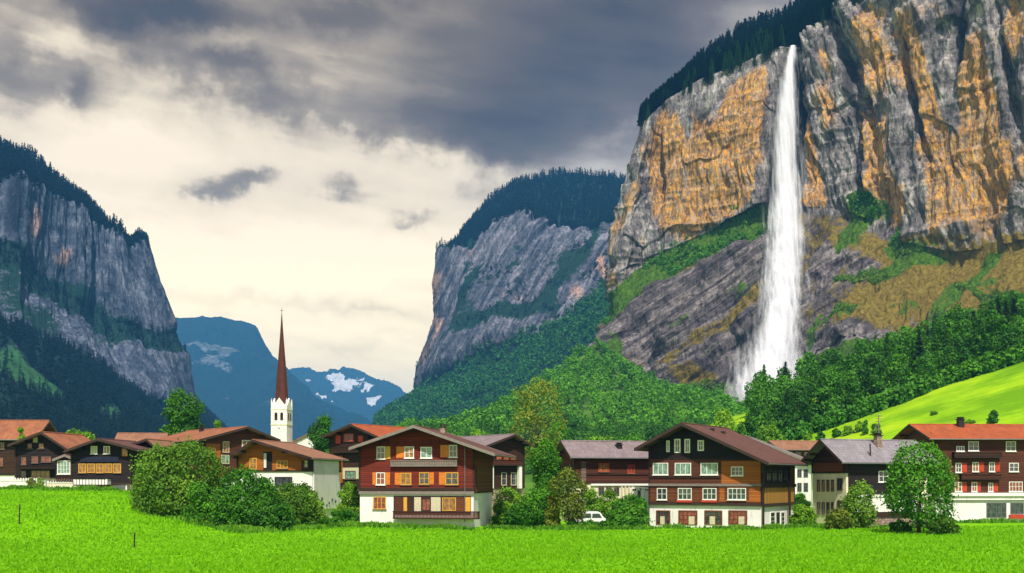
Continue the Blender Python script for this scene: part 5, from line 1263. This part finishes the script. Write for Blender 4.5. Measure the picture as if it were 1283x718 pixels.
# right of the red chalet
shrub(640, 640, 142, 44, 30, 'yellow-green bush below the white corner pillar', LIME, 2600, 22, 9)
shrub(632, 650, 134, 36, 24, 'bright green bush against the white right wall of the red chalet', LIME, 1900, 23, 8)
shrub(672, 654, 131, 46, 40, 'dark green bush at the foot of the tall slender tree', GREEN, 3400, 24, 11)
shrub(650, 652, 131, 38, 22, 'low green bush left of the slender tree at the grass edge', GREEN, 1800, 25, 8)
shrub(683, 648, 140, 46, 102, 'slender green tree right of the mauve-grey roof, in front of the tall thin tree', GREEN, 5200, 26, 14, kind='leafy_tree', low=.10, tr=.16, up=.2)
shrub(673, 600, 175, 74, 134, 'tall thin olive tree rising high above the roofs', OLIVE, 3600, 27, 15, kind='leafy_tree', low=.40, tr=.20, size=.26, up=.2, open_=.62)
shrub(712, 655, 129, 54, 72, 'olive-brown shrubby tree left of the parked white van', OLIVE, 4800, 28, 13, kind='leafy_tree', low=.10, tr=.12, open_=.5)
shrub(692, 655, 130, 22, 36, 'small olive bush between the slender tree and the olive-brown shrubby tree', OLIVE, 1300, 29, 7)
shrub(742, 640, 143, 40, 30, 'lime bush behind the parked white van', LIME, 2100, 30, 8)
shrub(765, 645, 141, 48, 34, 'yellow-green bush above the right end of the parked white van', LIME, 2800, 31, 10)
shrub(790, 656, 134, 50, 38, 'dark green bush against the left corner of the tallest chalet', GREEN, 3800, 32, 11)
shrub(773, 657, 131, 34, 20, 'low green bush right of the parked white van', GREEN, 1600, 33, 7)
shrub(738, 659, 129, 60, 8, 'low strip of green plants in front of the parked white van', GREEN, 1000, 34, 9)
shrub(1006, 658, 136, 34, 27, 'bright green bush between the tallest chalet and the cream plastered house', LIME, 2400, 35, 9)
shrub(1003, 640, 150, 26, 24, 'darker bush behind the bright one beside the tallest chalet', GREEN, 1500, 36, 8)
# in front of the grey-roofed house
shrub(1076, 660, 127, 44, 60, 'tall mid-green shrub in front of the dark barn boards', BUSH, 3600, 37, 12)
shrub(1050, 660, 126, 34, 24, 'brownish-green bush at the foot of the cream plastered wall', OLIVE, 1700, 38, 8)
shrub(1151, 669, 116, 94, 118, 'big round-topped green tree standing alone on the meadow edge', GREEN, 11500, 39, 22, kind='leafy_tree', low=.14, tr=.20, size=.19, deep=.9, taper=.15)
shrub(1182, 670, 114, 40, 26, 'small bush at the right foot of the big round-topped tree', BUSH, 1700, 40, 8)
shrub(1128, 668, 119, 28, 18, 'small bush at the left foot of the big round-topped tree', GREEN, 1000, 41, 7)
# behind the roofs
shrub(229, 560, 210, 62, 75, 'dark green tree behind the long orange-red roof', FOREST, 5200, 42, 16, kind='leafy_tree', low=.16, tr=.3, size=.30)
shrub(272, 545, 212, 20, 20, 'small bright tree poking out above the long orange-red roof', LIME, 900, 43, 7, kind='leafy_tree', low=.3, tr=.15, size=.26)
shrub(404, 560, 225, 42, 42, 'bright green tree between the church and the orange-roofed chalet', GREEN, 3200, 44, 13, kind='leafy_tree', low=.2, tr=.25, size=.28)
shrub(99, 565, 190, 50, 27, 'vivid green round tree between the roofs of the two dark chalets', LIME, 2800, 45, 11, kind='leafy_tree', low=.2, tr=.2, size=.26)
shrub(27, 560, 156.5, 14, 26, 'small vivid green tree poking up through the gap in the brown-orange roofs', LIME, 700, 46, 6, kind='leafy_tree', low=.4, tr=.12, size=.22)
shrub(60, 560, 240, 26, 34, 'pointed blue-green tree behind the very dark gabled chalet', FOREST, 1500, 47, 9, kind='leafy_tree', low=.2, tr=.2, size=.3, taper=.6)
for k, (px_, hp, w_, mt_, lb) in enumerate([(535, 22, 40, FOREST, 'dark tree behind the ridge of the red chalet'), (600, 18, 50, LIME, 'lime tree behind the mauve-grey roof'), (745, 12, 60, LIME, 'lime tree behind the left part of the mauve roof'), (790, 14, 50, GREEN, 'green tree behind the right part of the mauve roof'),
     (905, 46, 46, LIME, 'bright tree above the ridge of the tallest chalet'), (935, 34, 40, GREEN, 'green tree behind the right slope of the tallest chalet'), (965, 26, 44, LIME, 'lime tree above the pale mauve roof'), (700, 30, 50, GREEN, 'green tree right behind the tall thin olive tree')]):
    shrub(px_, 560, 262+4*k, w_, hp+4, lb, mt_, 1500, 60+k, 9, kind='leafy_tree', low=.1, tr=.25, size=.36)
# shrubs scattered on the hill meadow
r = rs(5)
for k, (px_, py_, w_, h_, mt_) in enumerate([(1048, 548, 12, 12, GREEN), (1062, 545, 16, 12, LIME), (1078, 541, 16, 14, LIME), (1084, 545, 8, 20, GREEN), (1098, 544, 14, 14, LIME), (1136, 544, 16, 10, GREEN), (1244, 531, 15, 18, GREEN), (1028, 552, 12, 12, GREEN), (1012, 552, 12, 10, LIME), (996, 551, 14, 12, LIME), (1170, 520, 9, 5, LIME), (1215, 531, 14, 6, LIME)]):
    x_, y_, z_ = hit(px_, py_)
    lbs = ['dark shrub at the foot of the hill meadow, left of the mast', 'lime shrub left of the roof mast', 'lime shrub just left of the roof mast', 'narrow dark shrub touching the roof mast', 'lime shrub just right of the roof mast', 'dark shrub behind the end of the blue-grey roof', 'lone dark bush on the hill meadow above the red roof', 'dark shrub low on the hill meadow left edge', 'small lime shrub low on the hill meadow left edge', 'lime shrub where the hill meadow begins', 'tiny pale tuft in the middle of the hill meadow', 'low pale scrub behind the ridge of the red roof']
    shrub(px_, py_, y_, w_, h_, lbs[k], mt_, 420, 80+k, 6, size=.32)

# ================================================================== WALLS, POSTS, VAN
def wall_thing(name, label, pts, h, th, mt, cat='wall', cap=None):
    e_ = empty(name, (pts[0][0], pts[0][1], pts[0][2])); tag(e_, label, cat); o_ = np.array(pts[0]); mb = MB(); m2 = MB()
    for a_, b_ in zip(pts[:-1], pts[1:]):
        a_ = np.array(a_)-o_; b_ = np.array(b_)-o_; d_ = b_[:2]-a_[:2]; n_ = np.array([-d_[1], d_[0]])/np.linalg.norm(d_)*th/2
        for q, (lo, hi, ex) in ((mb, (-1.2, h, 0)), (m2, (h+.002, h+.09, .05))):
            nn = n_*(1+ex/th*2)
            q.add([(a_[0]-nn[0], a_[1]-nn[1], a_[2]+lo), (b_[0]-nn[0], b_[1]-nn[1], b_[2]+lo), (b_[0]+nn[0], b_[1]+nn[1], b_[2]+lo), (a_[0]+nn[0], a_[1]+nn[1], a_[2]+lo),
                   (a_[0]-nn[0], a_[1]-nn[1], a_[2]+hi), (b_[0]-nn[0], b_[1]-nn[1], b_[2]+hi), (b_[0]+nn[0], b_[1]+nn[1], b_[2]+hi), (a_[0]+nn[0], a_[1]+nn[1], a_[2]+hi)],
                  [(0,3,2,1),(4,5,6,7),(0,1,5,4),(1,2,6,5),(2,3,7,6),(3,0,4,7)])
    mb.build('wall_body', MT[mt], e_); m2.build('coping', MT[cap or mt], e_); return e_
def gp(px, Y): x = (px-CX)/F*Y; return (x, Y, gz(x, Y))
wall_thing('garden_wall', 'low white garden wall at the grass edge, far left', [gp(-30, 146), gp(30, 145), gp(58, 144.5)], .95, .3, 'white', cap='paint')
wall_thing('garden_wall', 'cream garden wall with pale coping in front of the latticed shed', [gp(60, 143.5), gp(92, 142.8)], .8, .3, 'cream', cap='paint')
wall_thing('stone_wall', 'reddish rubble stone wall behind the big round-topped tree', [gp(1084, 130), gp(1112, 130.5), gp(1152, 131.5)], 1.15, .5, 'stone', cap='copper')
for k in range(5):
    px_ = 6+11*k
    shrub(px_, 606, 143.0, 13, 8, ['low hedge plant at the very left of the garden wall', 'low hedge plant second along the garden wall', 'low hedge plant in the middle of the garden wall', 'orange-tinged plant by the end of the white garden wall', 'low hedge plant where white and cream garden walls meet'][k], OLIVE if k % 2 else LIME, 300, 120+k, 5, size=.12) if k in (3, 4) else None
def fence(name, label, px0, px1, Y, h, mt, gap=.35):
    x0, y0, z0 = gp(px0, Y); x1, _, z1 = gp(px1, Y); e_ = empty(name, (x0, y0, z0)); tag(e_, label, 'fence'); n_ = int((x1-x0)/gap); mb = MB(); pb = MB()
    for k in range(n_+1):
        x = (x1-x0)*k/n_; z = (z1-z0)*k/n_
        if k % 6 == 0: pb.box(x-.05, x+.05, -.05, .05, z-.4, z+h+.08)
        else: mb.box(x-.09, x+.09, -.02, .02, z+.12, z+h)
    mb.build('picket', MT[mt], e_); pb.build('post', MT[mt], e_)
    mb = MB()
    for q in (.25, h-.2): mb.tube([(0, .04, q), (x1-x0, .04, z1-z0+q)], .035, 4)
    mb.build('rail', MT[mt], e_)
fence('picket_fence', 'white picket railing above the garden wall, in front of the very dark chalet', -20, 46, 147.5, 1.35, 'paint')
fence('picket_fence', 'weathered picket fence in front of the latticed shed', 62, 90, 145.5, 1.2, 'beam', .3)
for (px_, yt, yb, lb) in [(24, 632, 657, 'thin dark fence post alone in the meadow, nearest the left edge'), (168, 667, 686, 'thin dark fence post alone in the meadow, below the large round bush')]:
    x, y, z = hit(px_, yb); h = (yb-yt)/F*y; e_ = empty('fence_post', (x, y, z)); tag(e_, lb, 'fence post', 'meadow fence posts')
    mb = MB(); mb.tube([(0, 0, -.4), (.02, 0, h*.5), (.06, 0, h-.06), (.06, 0, h)], [.065, .06, .055, .02], 7); mb.build('stake', MT['beam_dark'], e_)
    mb = MB()
    for q in (.45, .8): mb.tube([(-.02, -.05, h*q), (.07, -.12, h*q+.02), (.09, -.05, h*q)], .018, 5)
    mb.build('insulator', MT['copper'], e_)
# parked van (minibus), seen from its side
vx, vy, vz = gp(738, 134.5); van = empty('parked_van', (vx, vy, vz), R(4)); tag(van, 'white van with dark side windows parked among the bushes, right of the red chalet', 'van')
prof = [(-2.15, .45), (-2.18, 1.0), (-2.02, 1.78), (-1.7, 1.93), (1.0, 1.92), (1.25, 1.82), (1.72, 1.18), (2.2, 1.0), (2.28, .72), (2.24, .42)]
mb = MB(); mb.prism(prof, -.88, .88); mb.build('body', m_plain('van_paint', (.78, .79, .80), .3, .6, .06), van)
for x0, x1, tp in [(-1.95, -.95, 1.7), (-.85, .15, 1.7), (.25, 1.25, 1.68)]:
    mb = MB(); mb.prism([(x0, 1.15), (x1+(.22 if x1 > 1 else 0), 1.15), (x1-(.12 if x1 > 1 else 0), tp), (x0+.04, tp)], -.90, -.86); mb.build('side_window', MT['glass'], van)
mb = MB(); mb.add([(1.29, -.78, 1.76), (1.29, .78, 1.76), (1.72, .82, 1.2), (1.72, -.82, 1.2), (1.31, -.78, 1.80), (1.31, .78, 1.80), (1.75, .82, 1.23), (1.75, -.82, 1.23)], [(0,1,2,3),(4,5,6,7),(0,1,5,4),(1,2,6,5),(2,3,7,6),(3,0,4,7)]); mb.build('windscreen', MT['glass'], van)
for x in (-1.45, 1.45):
    for y in (-.80, .80):
        mb = MB(); mb.tube([(x, y-.11, .33), (x, y+.11, .33)], .33, 20); wh = mb.build('wheel', MT['copper'], van)
        mb = MB(); sg = -1 if y < 0 else 1; mb.tube([(x, y+sg*.10, .33), (x, y+sg*.125, .33)], .2, 14); mb.build('rim', MT['gutter'], wh)
mb = MB(); mb.box(2.2, 2.33, -.85, .85, .40, .62); mb.box(-2.3, -2.15, -.85, .85, .40, .62); mb.build('bumper', MT['gutter'], van)
for y in (-.7, .7):
    mb = MB(); mb.box(2.2, 2.29, y-.14, y+.14, .76, .92); mb.build('headlight', MT['paint'], van); mb = MB(); mb.box(-2.21, -2.1, y-.1, y+.1, .9, 1.3); mb.build('tail_light', MT['redp'], van)
mb = MB(); mb.box(-2.1, 2.1, -.905, -.885, .62, .68); mb.build('trim_strip', MT['copper'], van)

# ================================================================== GRASS TUFTS
r = rs(99); n = 170000
Yg = 60 + 100*r.uniform(0, 1, n)**1.25; xg = r.uniform(-.5, .5, n)*Yg*.98
zg_ = g(xg, Yg); big = fbm(xg/7, Yg/9, 0*xg, 3, 500)
blocked = (Yg > 122 + 12*ss(-5, 60, xg)) & (xg > -40)
ok = ~blocked & (r.uniform(0, 1, n) < .85 + .3*big); xg, Yg, zg_, big = xg[ok], Yg[ok], zg_[ok], big[ok]; n = len(xg)
hgt = r.uniform(.10, .24, n)*(1+.5*np.clip(big, -1, 1)); a = r.uniform(0, PI, n); wd_ = r.uniform(.05, .14, n); le = r.normal(size=(n, 2))*.07
dx, dy = np.cos(a)*wd_, np.sin(a)*wd_
V = np.stack([np.stack([xg-dx, Yg-dy, zg_-.03], 1), np.stack([xg+dx, Yg+dy, zg_-.03], 1), np.stack([xg+dx*.35+le[:, 0], Yg+dy*.35+le[:, 1], zg_+hgt], 1), np.stack([xg-dx*.5+le[:, 0], Yg-dy*.5+le[:, 1], zg_+hgt*.85], 1)], 1)
MT['tuft'] = m_leaf('grass_blades', (.15, .38, .001), (.22, .52, .002), (.30, .62, .003), .5, 0)
tag(link('grass', quad_mesh('grass', V, r.uniform(.25, .75, n), MT['tuft'])), kind='stuff')

# taller weeds and cut-grass fringe where the meadow meets the village
r = rs(123); n = 26000; fx = r.uniform(-20, 1300, n)
Yf = np.interp(fx, [-20, 60, 90, 160, 200, 300, 400, 440, 600, 700, 800, 830, 950, 1000, 1060, 1160, 1200, 1300], [142, 141, 141.5, 143, 122, 110, 116, 121, 121, 126, 128, 133, 127, 132, 130, 128, 146, 148])
Yf = Yf + np.abs(r.normal(size=n))*1.3*r.choice([-1, .6], n); xf = (fx-CX)/F*Yf; zf = g(xf, Yf)
cl_ = fbm(xf/2.2, Yf/2.2, 0*xf, 3, 600); ok = cl_ > -.12; xf, Yf, zf, cl_ = xf[ok], Yf[ok], zf[ok], cl_[ok]; n = len(xf)
hg = r.uniform(.15, .42, n)*(1+1.2*np.clip(cl_, 0, 1)); a = r.uniform(0, PI, n); wd_ = r.uniform(.05, .15, n); le = r.normal(size=(n, 2))*.12
dx, dy = np.cos(a)*wd_, np.sin(a)*wd_
V = np.stack([np.stack([xf-dx, Yf-dy, zf-.03], 1), np.stack([xf+dx, Yf+dy, zf-.03], 1), np.stack([xf+dx*.5+le[:, 0], Yf+dy*.5+le[:, 1], zf+hg], 1), np.stack([xf-dx*.7+le[:, 0], Yf-dy*.7+le[:, 1], zf+hg*.8], 1)], 1)
tag(link('weeds', quad_mesh('weeds', V, np.clip(.5+cl_+r.uniform(-.3, .3, n), 0, 1), m_leaf('weed_leaves', (.03, .10, .004), (.08, .24, .006), (.20, .42, .02), .3, 0))), kind='stuff')
